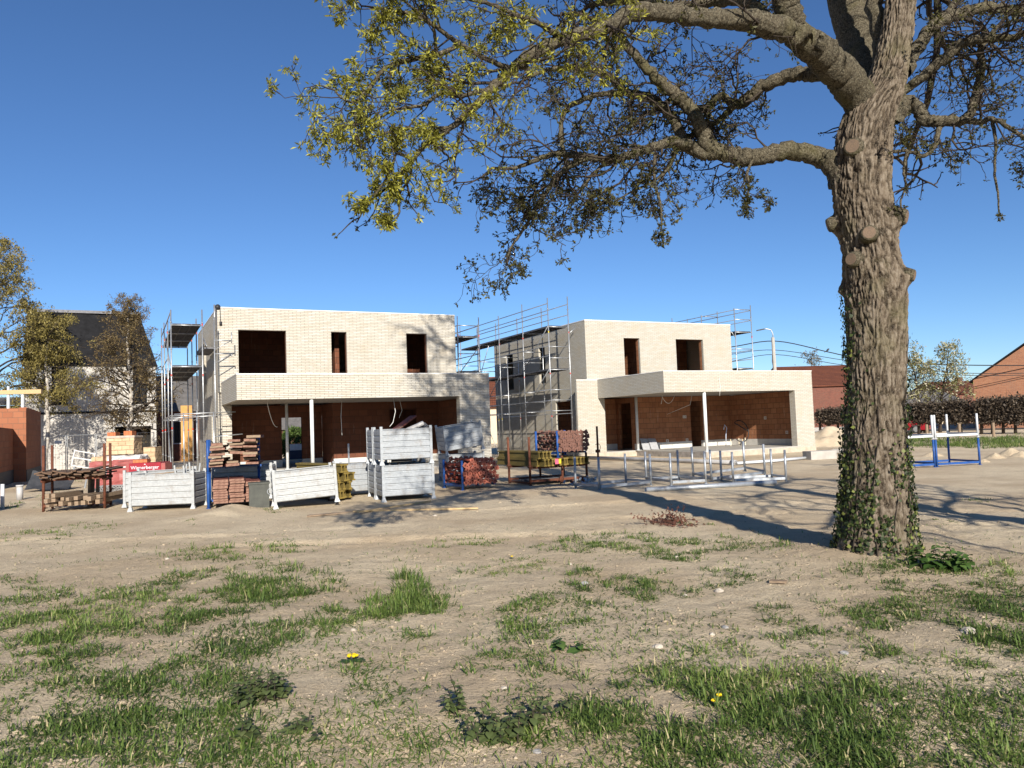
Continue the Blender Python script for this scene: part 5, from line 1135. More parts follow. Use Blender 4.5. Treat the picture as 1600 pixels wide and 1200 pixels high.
for nm, pts in limbs.items():
    P = catmull([ATn(x, y, Y) for x, y, Y, r in pts], 8); Rr = catmull([[r / F * Y / math.sqrt(1 + ((x - 800) / F) ** 2)] for x, y, Y, r in pts], 8)[:, 0] * .92
    P[1:-1] += rng.normal(0, .008, P[1:-1].shape) * np.clip(Rr[1:-1, None] * 20, .3, 1.6)
    curves[nm] = (P, Rr); big_ = Rr.max() > .05
    v_, q_ = rough_tube(P, Rr, 28 if big_ else 8, .13 if big_ else .10, len(curves)); np_mesh('limb', v_ - bo, q_, 'bark_limb', big, True)
dens = {'A': (1.41, 1.1), 'A3': (4.09, .8), 'B': (3.78, .8), 'C': (5.35, .75), 'C2': (6.61, .6), 'D': (6.29, .75), 'D2': (10.23, .42), 'E': (5.03, .75), 'E2': (6.29, .6), 'G': (5.66, .75), 'G2': (6.29, .7), 'H': (3.78, .8), 'I': (2.52, .8), 'I2': (3.94, .7), 'J': (4.72, .4), 'J2': (3.94, .2), 'J3': (1.88, .12), 'M': (7.87, .32), 'M2': (4.72, .3), 'M3': (7.87, .36), 'M4': (7.87, .4)}
densL = {'A': 0, 'K': (9, .46), 'K2': (10, .40), 'K3': (8, .38), 'K4': (6, .32), 'K5': (7, .16), 'K6': (7, .15), 'L': (7, .45), 'L2': (7, .5)}
def sprout(T, nm, rate, L, o, t0=.12, t1=1.0, depth=2, upb=0.0):
    P, Rr = curves[nm]; s_ = np.concatenate([[0], np.cumsum(np.linalg.norm(np.diff(P, axis=0), axis=1))]); n = max(1, int(rate * s_[-1] * (t1 - t0)))
    for i in range(n):
        s0 = s_[-1] * (t0 + (t1 - t0) * (i + rng.random()) / n); a = min(int(np.searchsorted(s_, s0)), len(P) - 2); d = P[min(a + 2, len(P) - 1)] - P[max(a - 1, 0)]; d /= np.linalg.norm(d) + 1e-9
        rd = rng.normal(0, 1, 3); rd -= d * rd.dot(d); rd /= np.linalg.norm(rd) + 1e-9
        T.grow(P[a], d * .7 + rd * .8 + np.array([0, 0, upb]), L * rng.uniform(.6, 1.3), max(min(Rr[a] * .45, .016), .005), depth, o)
    if nm not in ('J2', 'J3'): T.grow(P[-1], P[-1] - P[-4], L * .6, max(Rr[-1], .004), 1, o)
for nm, (rate, L) in dens.items():
    sprout(tw, nm, rate, L, opt_d, .25 if nm in 'ABEGHI' else .12, 1.0 if nm != 'A' else .55, 1 if nm in ('J2', 'J3') else 2, -.06 if nm in ('D', 'D2', 'M', 'M2', 'M3', 'M4', 'J') else .0)
opt_l = dict(wob=.26, grav=-.015, kids=[0, 4, 4, 4], ratio=.5)
for nm, q in densL.items():
    if q: sprout(twl, nm, q[0], q[1], opt_l, .15)
sprout(twl, 'A', 5.5, .55, opt_l, .58, 1.0)
# the crown above the picture: limbs that only show in their shadows
for (d0, p0, L, r) in (((-.3, -.2, 1.2), 'A2', 3.8, .13), ((.25, -.7, .8), 'F', 4.4, .13), ((-.3, .4, 1), 'F', 5.2, .16), ((.7, .1, .7), 'F2', 4.0, .11), ((-.8, .2, .9), 'F', 5.0, .13), ((-.2, -.6, 1.2), 'A2', 3.8, .12), ((.6, -.6, .6), 'I2', 3.0, .08), ((-.1, -.2, 1), 'F2', 5.4, .14), ((-.5, .1, 1.5), 'A2', 4.6, .13)):
    p = curves[p0][0][-1]; tw.grow(p, d0, L, r, 3, dict(wob=.22, grav=.02, kids=[0, 5, 6, 8], ratio=.52))
    tw.grow(p * .4 + curves[p0][0][-6] * .6, np.array(d0) * .6 + rng.normal(0, .5, 3), L * .8, r * .8, 3, dict(wob=.22, grav=.02, kids=[0, 5, 6, 7], ratio=.52))
top = np.concatenate([[Cn[-1]], [Cn[-1] + [.1, .1, 1.2]], [Cn[-1] + [.1, .3, 2.6]], [Cn[-1] + [.4, .2, 4.2]]]); v_, q_ = rough_tube(catmull(top, 6), np.linspace(.17, .06, 19), 14, .1, 77); np_mesh('limb', v_ - bo, q_, 'bark_limb', big, True)
for k in range(9):
    t = .1 + .9 * k / 8; p = Cn[-1] * (1 - t) + top[-1] * t; a = k * 2.4; tw.grow(p, (math.cos(a), math.sin(a), .6), 3.0 - 1.2 * t, .06, 3, dict(wob=.22, grav=.02, kids=[0, 4, 4, 6], ratio=.52))
for T in (tw, twl):
    T.V = [q - bo for q in T.V]; o_ = T.build('twigs', 'twig', big)
lp = np.array([q[0] for q in tw.leaf]) - bo; ld = np.array([q[1] for q in tw.leaf]); leaves(lp, ld, 6, .042, .009, .12, 'leaf_olive_shade', big, wid=.48)
lp = np.array([q[0] for q in twl.leaf]) - bo; ld = np.array([q[1] for q in twl.leaf]); leaves(lp, ld, 13, .050, .015, .3, 'leaf_spring', big, wid=.26)
print('twigs', len(tw.leaf), len(twl.leaf))
# ---- ivy on the trunk
n = 120000; tt = rng.uniform(-PI, PI, n); zi = rng.integers(0, nz_, n); zz = Cn[zi, 2]; yp = ysamp[zi]
den = np.exp(-((tt + 1.3) / .50) ** 2) * np.clip((yp - 440) / 50, 0, 1) * .5
den += np.exp(-((tt + .95) / .25) ** 2) * np.clip((yp - 520) / 60, 0, 1) * np.clip(fbm(tt * 2, zz * 3, 2, 5) * 2.4 - 1.0, 0, .6)
den += np.exp(-((tt - 1.5) / .28) ** 2) * np.clip((yp - 620) / 60, 0, 1) * .6
den += np.clip((yp - 660) / 170, 0, 1) ** 1.2 * np.clip(fbm(tt * 3, zz * 3.4, 3, 8) * 3.2 - .85, 0, 1) * .95
den += (np.abs(tt) > 1.7) * np.clip((yp - 500) / 100, 0, 1) * .25
den[yp < 440] = 0
ok = rng.random(n) < den * .34; ok &= (yp < 872); tt, zi = tt[ok], zi[ok]; m_ = len(tt)
ti = (np.round(tt / (2 * PI) * nk).astype(int)) % nk; p = V[zi, ti]; nr = OUT[zi, ti]
side_ = np.abs(tt) > .9; off = rng.uniform(.005, .05, m_) + side_ * rng.uniform(0, .025, m_); p = p + nr * off[:, None]
f = nr + rng.normal(0, .45, (m_, 3)); f /= np.linalg.norm(f, axis=1, keepdims=True); up = np.array([0, 0, -1.]) + rng.normal(0, .5, (m_, 3)); u = np.cross(up, f); u /= np.linalg.norm(u, axis=1, keepdims=True); v_ = np.cross(f, u)
S = rng.uniform(.022, .048, (m_, 1)) * .55
shape = [(0, .9), (-.55, .55), (-1.0, .1), (-.55, -.35), (0, -1.1), (.55, -.35), (1.0, .1), (.55, .55)]
LV = np.stack([p + u * a_ * S + v_ * -b_ * S * -1 + f * (-.12 * abs(a_)) * S for a_, b_ in shape], 1)
q0 = np.arange(m_)[:, None] * 8
LQ = np.concatenate([q0 + np.array([[0, 1, 2, 3]]), q0 + np.array([[0, 3, 4, 5]]), q0 + np.array([[0, 5, 6, 7]])]); 
tin = np.repeat(np.clip(rng.random(m_) ** 2.2 + .0, 0, 1), 8)
ivy = thing('ivy', 'dark ivy climbing the left side and foot of the big tree trunk', 'ivy', tuple(bo)); np_mesh('ivy_leaves', LV.reshape(-1, 3) - bo, LQ, 'leaf_ivy', ivy, False, tin)
st = Twigs()
for t0 in (-1.5, -1.2, -.9, -.5, .1, .6, 1.2, 1.55, -1.7):
    pts = []; t = t0
    for zi_ in range(20, int(np.argmin(np.abs(ysamp - random.uniform(480, 760)))), 12):
        t += random.uniform(-.06, .06); pts.append(V[zi_, int(round(t / (2 * PI) * nk)) % nk] + OUT[zi_, int(round(t / (2 * PI) * nk)) % nk] * .012)
    if len(pts) > 3: st.tube(np.array(pts) - bo, .008, .003, 4)
st.build('ivy_stem', 'twig', ivy)
# ---- background trees
def back_tree(name, label, cat, p, h, spread, trunk_r, mat, nleaf, size, kids, grav, bark='twig', lean=(0, 0), hang=0, depth=3, L0=.42, first=.25, group=None, per=6, wob=.2, upk=.35):
    t = thing(name, label, cat, p, 0, group); T = Twigs(); n = 9
    tp = np.array([[lean[0] * (i / n) ** 1.5 + rng.normal(0, .05), lean[1] * (i / n) + rng.normal(0, .05), h * .93 * i / n] for i in range(n + 1)]); tp[0] = 0
    v_, q_ = rough_tube(catmull(tp, 4), np.linspace(trunk_r, trunk_r * .18, n * 4 + 1), 8, .08, 5); np_mesh('trunk', v_, q_, bark, t, True)
    for i in range(kids):
        f_ = first + (1 - first) * (i + rng.random()) / kids; a = i * 2.4 + rng.random(); zc = f_ * n; k_ = min(int(zc), n - 1); q = tp[k_] + (tp[k_ + 1] - tp[k_]) * (zc - k_)
        s_ = spread * (1 - .65 * max(0, (f_ - .45)) / .55) * rng.uniform(.7, 1.1)
        T.grow(q, (math.cos(a), math.sin(a), upk + .5 * f_), s_, trunk_r * .4 * (1.1 - f_), depth - 1, dict(wob=wob, grav=grav, kids=[0, 4, 5, 5], ratio=L0))
    T.build('branches', 'twig', t)
    P = np.array([q[0] for q in T.leaf]); D = np.array([q[1] for q in T.leaf])
    if hang:
        P2 = []; 
        for q in P:
            m2 = rng.integers(4, 11); dx = rng.normal(0, .05, 2); P2 += [q + np.array([dx[0] * j_, dx[1] * j_, -hang * j_ / 8]) for j_ in range(m2)]
        P = np.array(P2); D = np.tile([0, 0, -1.], (len(P), 1))
    keep = rng.random(len(P)) < min(1, nleaf / (len(P) * per)); leaves(P[keep], D[keep], per, size, size * .6, .3, mat, t)
    return t
pb = base(-10, 40); back_tree('birch_tree', 'weeping birch with hanging olive twigs at the left picture edge', 'tree', pb, 12.6, 3.9, .2, 'leaf_birch', 42000, .15, 28, -.07, 'birch_bark', (.3, 0), .30, per=3, first=.35)
pb = base(72, 41); back_tree('birch_tree', 'weeping birch with drooping twigs before the slate roof', 'tree', pb, 9.0, 2.5, .13, 'leaf_birch', 30000, .14, 22, -.08, 'birch_bark', (.2, 0), .32, per=3, first=.42)
pb = base(205, 38); back_tree('birch_tree', 'slim birch with white trunk and brownish crown behind the pallets', 'tree', pb, 8.9, 2.3, .16, 'leaf_brown', 60000, .10, 70, .0, 'birch_bark', (-.2, 0), 0, per=9, first=.24)
pb = base(1275, 84); back_tree('small_tree', 'sparse small tree showing over the barn roof', 'tree', pb, 9.0, 2.2, .14, 'leaf_brown', 5000, .22, 16, .01, per=3, upk=.6)
pb = base(1447, 56); back_tree('blossom_tree', 'two lobed tree with pale blossom right of the trunk', 'tree', pb, 6.2, 2.5, .13, 'leaf_blossom', 9000, .20, 22, .02, per=4, first=.22, upk=.5, lean=(-.9, 0)); 
pb = base(1470, 56); back_tree('blossom_tree', 'pale blossoming tree nearest the brick gable', 'tree', pb, 6.3, 2.4, .13, 'leaf_blossom', 9000, .20, 22, .02, per=4, first=.22, upk=.5, lean=(1.0, 0))
pb = base(462, 50); t = thing('bush', 'round green bush seen through the doorway of the left house', 'bush', pb)
P = rng.normal(0, 1, (900, 3)); P /= np.linalg.norm(P, axis=1, keepdims=True); P *= rng.uniform(.75, 1.05, (900, 1)); D = P.copy(); P = P * [.95, .9, 1.0] + [0, 0, 1.0]; leaves(P, D, 5, .16, .06, 0, 'leaf_bush', t, wid=.6)
# ---- pleached hedge along the street on the right
hd = [G(1268, 682.5), G(1700, 676)]; he = (hd[1] - hd[0]).normalized(); Lh = (hd[1] - hd[0]).length
xs_ = [1282, 1295, 1310, 1325, 1345, 1365, 1385, 1405, 1436, 1450, 1482, 1502, 1534, 1551, 1568, 1587, 1605, 1625]
hp = [AT(x, 681.8 - (x - 1268) * .015, 1) for x in xs_]
for k, x in enumerate(xs_):
    p = G(x, 682.3 - (x - 1268) * .0152); nxt = G(xs_[k + 1] if k + 1 < len(xs_) else x + 20, 682.3 - (x - 1268) * .0152); w_ = (nxt - p).length
    hid = k if k < 4 else None
    lab = 'clipped bare hedge tree on dark stem, ' + ('left of the trunk by the sand heap' if x < 1340 else 'behind the big trunk' if x < 1420 else 'right of the big trunk along the street')
    t = thing('hedge_tree', lab, 'hedge tree', (p.x, p.y, 0), math.atan2(he.y, he.x), 'clipped hedge trees ' + ('left of' if x < 1340 else 'behind' if x < 1420 else 'right of') + ' the trunk')
    z1 = AT(x, 622 + (1600 - x) * .065, p.y).z; z0 = AT(x, 657, p.y).z
    m = MB(); m.tube([(0, 0, 0), (.03, 0, z0 + .2), (0, .02, z1 - .2)], [.10, .08, .04], 7); m.build('trunk', 'twig', t, True)
    n_ = 420; P = np.stack([rng.uniform(-w_ * .15, w_ * 1.1, n_), rng.uniform(-.45, .45, n_), rng.uniform(z0 - .12, z1, n_) + rng.normal(0, .05, n_)], 1); T = Twigs()
    for q in P[:130]: pt, dd = T.crooked(q, rng.normal(0, 1, 3) + [0, 0, .4], .55, 3, .4); T.tube(pt, .014, .006, 3)
    T.build('branches', 'twig', t); leaves(P, rng.normal(0, 1, (n_, 3)), 6, .17, .10, 0, 'leaf_hedge', t, wid=.6)
for x in (1301, 1449, 1500, 1553):
    p = G(x, 687 - (x - 1268) * .0152); m = MB(); m.tube([(0, 0, -.1), (0, 0, .80)], .08, 8); q = m.build('wooden_post', 'grey_wood'); q.location = p; tag(q, 'pale wooden post before the hedge, ' + {1301: 'left of the big trunk', 1449: 'between the blue frame and the blossom trees', 1500: 'behind the right blue frame', 1553: 'the rightmost one'}[x], 'post')
# ---- second tree outside the picture on the right: its shadow lies across the sand
pb = Vector((8.55, 4.4, 0)); t2 = thing('oak_tree', 'tree just outside the right picture edge, known by its shadow', 'tree', pb); T = Twigs()
tp = catmull([[0, 0, -.1], [.05, 0, 2], [0, .1, 4], [.1, .1, 6.5], [.2, 0, 10]], 5); v_, q_ = rough_tube(tp, np.linspace(.27, .1, len(tp)), 12, .1, 9); np_mesh('trunk', v_, q_, 'bark_limb', t2, True)
for k in range(14):
    f_ = 6 + k * 1.0; q = tp[min(int(f_), len(tp) - 1)]; a = k * 2.4; T.grow(q, (math.cos(a), math.sin(a), .55), 3.3, .07, 2, dict(wob=.22, grav=.0, kids=[0, 4, 6, 6], ratio=.5))
T.build('branches', 'twig', t2); P = np.array([q[0] for q in T.leaf]); D = np.array([q[1] for q in T.leaf]); leaves(P, D, 4, .06, .03, .2, 'leaf_olive_shade', t2)
# ------------------------------------------------------------------ grass, weeds, stones
def grass_mat():
    k = NT('grass_blade'); at_ = k.n('Attribute', attribute_name='tint'); col = k.ramp(at_.outputs['Fac'], [(0, (.045, .078, .016)), (.45, (.11, .165, .036)), (.75, (.19, .245, .06)), (.86, (.30, .29, .12)), (1, (.46, .38, .22))])
    k.setp(col, .6, 0, None, .25); tr = k.n('BsdfTranslucent'); k.l(col, tr.inputs[0]); mx = k.n('MixShader'); mx.inputs[0].default_value = .25
    k.l(k.b.outputs[0], mx.inputs[1]); k.l(tr.outputs[0], mx.inputs[2]); k.l(mx.outputs[0], k.t.nodes['Material Output'].inputs[0])
grass_mat()
def px_ground(px, py):
    px = np.asarray(px, float); py = np.asarray(py, float)
    d = np.array(_f)[None] + np.array(CR)[None] * ((px - 800) / F)[:, None] + np.array(CU)[None] * ((600 - py) / F)[:, None]
    P = d * (-HC / d[:, 2:3]); return P[:, 0], P[:, 1]
PATCH = [(55, 838, 75, 11, .8, .08), (140, 823, 46, 7, .9, .07), (320, 866, 54, 12, 1, .11), (440, 855, 62, 12, .9, .08), (20, 905, 40, 8, .8, .08), (45, 945, 95, 30, .75, .09), (135, 945, 75, 30, .6, .08), (300, 925, 150, 34, .8, .09), (430, 912, 92, 34, 1, .11), (60, 990, 80, 24, .85, .09), (150, 1015, 130, 34, .85, .09), (260, 975, 100, 24, .5, .08), (390, 980, 120, 40, .75, .09), (500, 965, 70, 18, .5, .08), (230, 1058, 150, 34, .9, .09), (90, 1090, 140, 55, .8, .10), (225, 1150, 170, 55, .95, .11), (60, 1165, 100, 45, .6, .10), (345, 1095, 70, 50, .55, .10), (390, 1185, 80, 30, .35, .10),
    (612, 946, 40, 22, 1.5, .12), (640, 922, 26, 24, 1.6, .16), (660, 940, 34, 16, 1.4, .12), (675, 952, 45, 14, .9, .08), (590, 962, 40, 9, .8, .07), (565, 965, 60, 12, .6, .08), (742, 845, 40, 8, .9, .07), (705, 852, 40, 7, .6, .06), (770, 895, 42, 10, .6, .07), (825, 880, 55, 12, .5, .06), (900, 852, 60, 14, .9, .08), (990, 848, 95, 16, .9, .08), (1060, 862, 60, 20, .8, .08), (915, 908, 36, 18, .9, .09), (1010, 915, 75, 24, .8, .08), (870, 960, 85, 30, .6, .08), (820, 990, 42, 22, .7, .08), (780, 1040, 62, 20, .75, .07), (650, 992, 28, 12, .7, .08), (555, 1050, 40, 16, .45, .08), (590, 1085, 55, 28, .3, .08), (660, 1155, 34, 15, .8, .08), (860, 1062, 55, 22, .5, .09), (930, 1110, 62, 40, .8, .12), (985, 1160, 85, 45, .7, .11), (800, 1130, 50, 36, .6, .12), (1080, 1175, 90, 35, .5, .10),
    (1200, 855, 65, 10, .8, .06), (1130, 848, 45, 12, .7, .06), (1130, 900, 55, 16, .7, .07), (1390, 890, 90, 11, .9, .07), (1480, 888, 45, 12, .8, .08), (1320, 962, 115, 26, .65, .07), (1440, 940, 125, 36, .5, .06), (1560, 950, 65, 60, .9, .08), (1580, 1005, 60, 34, .8, .09), (1380, 1020, 36, 11, 1, .07), (1120, 1062, 105, 38, .65, .11), (1200, 1100, 150, 52, .9, .13), (1300, 1130, 125, 52, .8, .11), (1150, 1150, 105, 42, .55, .10), (1420, 1160, 125, 42, .45, .09), (1550, 1150, 85, 55, .8, .11), (1275, 1182, 150, 34, .7, .11), (1500, 1085, 110, 26, .3, .08), (1250, 1010, 120, 25, .35, .07), (1440, 1050, 140, 30, .28, .07),
    (100, 778, 46, 10, .9, .10), (165, 752, 46, 8, .8, .10), (30, 790, 40, 8, .8, .10), (435, 798, 26, 5, 1.2, .08), (300, 818, 12, 4, .9, .07), (1480, 815, 30, 5, .6, .06), (1530, 782, 24, 4, .8, .08), (1075, 815, 40, 10, .5, .05)]
VERGE = [(1470, 692, 70, 9, 1.5, .16), (1540, 692, 80, 9, 1.5, .18), (1610, 690, 60, 10, 1.5, .18), (1300, 688, 30, 4, 1.2, .12), (1420, 690, 40, 7, 1.4, .15), (700, 716, 0.1, 0.1, 0, .1)]
GX, GY, GHt = [], [], []
def add_patch(cx, cy, rx, ry, den, h, c):
    near = min(1, max(0, (cy - 1010) / 90)); h = h * (1 - .30 * near); c = c * (1 - .30 * near)
    n = int(PI * rx * ry * den * c); nc = max(3, n // 9)
    a = rng.uniform(0, 2 * PI, nc); r = np.sqrt(rng.random(nc)) * (.7 + .6 * vnoise(a * 1.3 + cx, a * 0 + cy, 5)); X, Y = px_ground(cx + rx * r * np.cos(a), cy + ry * r * np.sin(a))
    keep = fbm(X * 2.6, Y * 2.6, 3, 77) + rng.normal(0, .05, nc) > .03 * near + (.345 if den < .9 else .33 if den < 1.2 else .25); X, Y = X[keep], Y[keep]
    if not len(X): return
    k = rng.integers(0, len(X), n); s_ = .030 + .006 * Y[k] * .2
    GX.append(np.stack([X[k], Y[k]], 1)); GY.append(rng.normal(0, 1, (n, 2)) * s_[:, None]); GHt.append(h * (.85 if den < 1.3 else .85) * rng.uniform(.45, 1.25, n) * (.75 + .5 * rng.random(len(X))[k]))
for q in PATCH: add_patch(*q, .34 if q[1] < 900 else (.25 if q[1] < 1000 else .17))
for q in VERGE: add_patch(*q, 1.3)
# thin scattered blades over the whole meadow part
n = 26000; px = rng.uniform(-40, 1640, n); py = 825 + 390 * rng.random(n) ** .8; X, Y = px_ground(px, py); keep = fbm(X * 2.2, Y * 2.2, 4, 33) + rng.normal(0, .03, n) > .46; GX.append(np.stack([X, Y], 1)[keep]); GY.append(rng.normal(0, .012, (keep.sum(), 2))); GHt.append(rng.uniform(.02, .075, keep.sum()))
C0 = np.concatenate(GX); OF = np.concatenate(GY); HT = np.concatenate(GHt); P2 = C0 + OF; n = len(P2); print('blades', n)
def blades(P2, OF, HT, name, tint, flat=0.0, wmul=1.0):
    n = len(P2); z = gheight(P2[:, 0], P2[:, 1]) - .004; base_ = np.stack([P2[:, 0], P2[:, 1], z], 1)
    a = np.arctan2(OF[:, 1], OF[:, 0]) + rng.normal(0, .9, n); out = np.stack([np.cos(a), np.sin(a), np.zeros(n)], 1); side = np.stack([-np.sin(a), np.cos(a), np.zeros(n)], 1)
    lean = np.where((rng.random(n) < .30) | (HT > .125), rng.uniform(.15, .9, n), rng.uniform(.8, 1.75, n)) * (1 + flat); L = HT; w_ = rng.uniform(.0018, .0036, n) * (1 + P2[:, 1] * .055) * wmul
    V = []
    for t, ww in ((0, 1), (.4, 1.0), (.75, .7), (1, .08)):
        ang = lean * (.35 + 1.0 * t); c = base_ + out * (L * t * np.sin(np.minimum(ang, 1.9)))[:, None] + np.array([0, 0, 1.]) * np.maximum(L * t * np.cos(np.minimum(ang, 1.55)), .002 + .004 * t)[:, None]
        V += [c - side * (w_ * ww)[:, None], c + side * (w_ * ww)[:, None]]
    V = np.stack(V, 1); q0 = np.arange(n)[:, None] * 8; Q = np.concatenate([q0 + np.array([[0, 1, 3, 2]]), q0 + np.array([[2, 3, 5, 4]]), q0 + np.array([[4, 5, 7, 6]])])
    o = np_mesh(name, V.reshape(-1, 3), Q, 'grass_blade', attr=np.repeat(tint, 8)); o['kind'] = 'stuff'; return o
pt = fbm(P2[:, 0] * .8, P2[:, 1] * .8, 3, 12); tint = np.clip(.40 + (pt - .45) * .9 + rng.normal(0, .16, n), 0, .84); dry = rng.random(n) < .055; tint[dry] = rng.uniform(.84, 1, dry.sum())
blades(P2, OF, HT, 'grass', tint)
n = 9000; px = rng.uniform(-40, 1640, n); py = 790 + 420 * rng.random(n); X, Y = px_ground(px, py); keep = (fbm(X * 1.1 + 4, Y * 1.1, 3, 63) > .42); X, Y = X[keep], Y[keep]; m_ = len(X)
blades(np.stack([X, Y], 1), rng.normal(0, 1, (m_, 2)), rng.uniform(.03, .11, m_), 'dry_straw', rng.uniform(.86, 1, m_), 2.5, .7)
# gravel
dull('gravel', (.40, .33, .24), (.26, .20, .14), .9, scale=1.5)
n = 8000; px = rng.uniform(-40, 1640, n); py = 800 + 410 * rng.random(n); X, Y = px_ground(px, py); keep = fbm(X * .9, Y * .9, 3, 91) + rng.normal(0, .08, n) > .44; X, Y = X[keep], Y[keep]; n = len(X)
S = (rng.random(n) ** 4 * .014 + .003) * (.7 + Y * .05); zz = gheight(X, Y)
oct_ = np.array([[1, 0, 0], [0, 1, 0], [-1, 0, 0], [0, -1, 0], [0, 0, .8], [0, 0, -.6]]); tri = np.array([[0, 1, 4], [1, 2, 4], [2, 3, 4], [3, 0, 4], [1, 0, 5], [2, 1, 5], [3, 2, 5], [0, 3, 5]])
a = rng.uniform(0, 6.28, n); ca, sa = np.cos(a), np.sin(a); O_ = oct_[None] * rng.uniform(.55, 1.2, (n, 6, 1)); V = np.stack([O_[..., 0] * ca[:, None] - O_[..., 1] * sa[:, None], O_[..., 0] * sa[:, None] + O_[..., 1] * ca[:, None], O_[..., 2]], -1) * S[:, None, None] + np.stack([X, Y, zz + S * .15], 1)[:, None]
struct(np_mesh('gravel', V.reshape(-1, 3), (np.arange(n)[:, None, None] * 6 + tri[None]).reshape(-1, 3), 'gravel'), 'stuff')
# soil clods
n = 5000; px = rng.uniform(-40, 1640, n); py = 785 + 425 * rng.random(n); X, Y = px_ground(px, py); keep = fbm(X * 1.5 + 8, Y * 1.5, 3, 17) > .44; X, Y = X[keep], Y[keep]; n = len(X); S = (rng.random(n) ** 2.5 * .03 + .008) * (.7 + Y * .03); zz = gheight(X, Y); a = rng.uniform(0, 6.28, n); ca, sa = np.cos(a), np.sin(a)
O_ = oct_[None] * rng.uniform(.6, 1.25, (n, 6, 1)); V = np.stack([O_[..., 0] * ca[:, None] - O_[..., 1] * sa[:, None], O_[..., 0] * sa[:, None] + O_[..., 1] * ca[:, None], O_[..., 2] * .6], -1) * S[:, None, None] + np.stack([X, Y, zz], 1)[:, None]
struct(np_mesh('soil_clods', V.reshape(-1, 3), (np.arange(n)[:, None, None] * 6 + tri[None]).reshape(-1, 3), 'sandy_soil'), 'stuff')
# single stones
dull('pale_stone', (.48, .43, .36), (.36, .31, .25), .85, scale=14, bump=.4); dull('grey_stone', (.30, .29, .28), (.22, .21, .20), .85, scale=14, bump=.4)
ST = [(196, 915, .04, 1, 'whitish stone beside the grass right of the left edge'), (91, 929, .05, 1, 'whitish stone in the grass near the left edge'), (553, 985, .04, 1, 'white stone on bare sand below the tall grass tuft'), (262, 874, .05, 1, 'pale stone left of the small tuft below the leftmost stillage'), (914, 912, .06, 0, 'grey stone inside the round tuft in the middle of the meadow'), (1027, 1010, .06, 1, 'white and grey stone on bare soil right of the middle'), (1010, 843, .05, 1, 'small pale stone in the far grass before the trunk shadow'), (1057, 871, .05, 1, 'white pebble in the far grass below the dead brush'), (1071, 931, .04, 1, 'flat pale chip right of the middle grass'), (1124, 924, .075, 1, 'angular pale stone in the grass left of the tree'), (1511, 986, .085, 1, 'squarish pale stone in the grass near the right edge'), (1320, 1021, .05, 0, 'grey stone left of the small round tuft'), (1133, 981, .045, 0, 'grey pebble on bare sand, upper one of a pair'), (1113, 991, .045, 1, 'pale pebble on bare sand, lower one of a pair'), (1148, 1132, .04, 1, 'white stone in the tall grass at bottom right'), (788, 1075, .035, 1, 'flat whitish stone above the front weed clump'), (838, 1175, .045, 0, 'grey stone at the bottom below the weed clump'), (891, 882, .04, 1, 'pale stone beside the far middle grass'), (680, 806, .07, 1, 'pale lump beside the laths on the sand'), (281, 1190, .05, 0, 'grey stone at the bottom in the left grass')]
for px, py, s_, c, lab in ST:
    bm = bmesh.new(); bmesh.ops.create_icosphere(bm, subdivisions=2, radius=1)
    for v in bm.verts: q = v.co.copy(); nn = float(fbm(np.array([q.x * 1.3 + px]), np.array([q.y * 1.3 + q.z + py]), 3, 3)[0]); v.co = Vector((q.x * s_ * .66, q.y * s_ * .5, q.z * s_ * .36)) * (.6 + .9 * nn)
    me = bpy.data.meshes.new('stone'); bm.to_mesh(me); bm.free(); me.materials.append(MATS['pale_stone' if c else 'grey_stone']); o = bpy.data.objects.new('stone', me); COL.objects.link(o); p = GP(px, py); o.location = p + Vector((0, 0, s_ * .03)); o.rotation_euler = (0, .1, px); tag(o, lab, 'stone')
stick('flat grey board scrap lying in the grass left of the tree', 'board_scrap', (GP(1203, 911) + Vector((0, 0, .02)), GP(1229, 913) + Vector((0, 0, .025))), .08, .02, 'grey_wood', 'scrap')
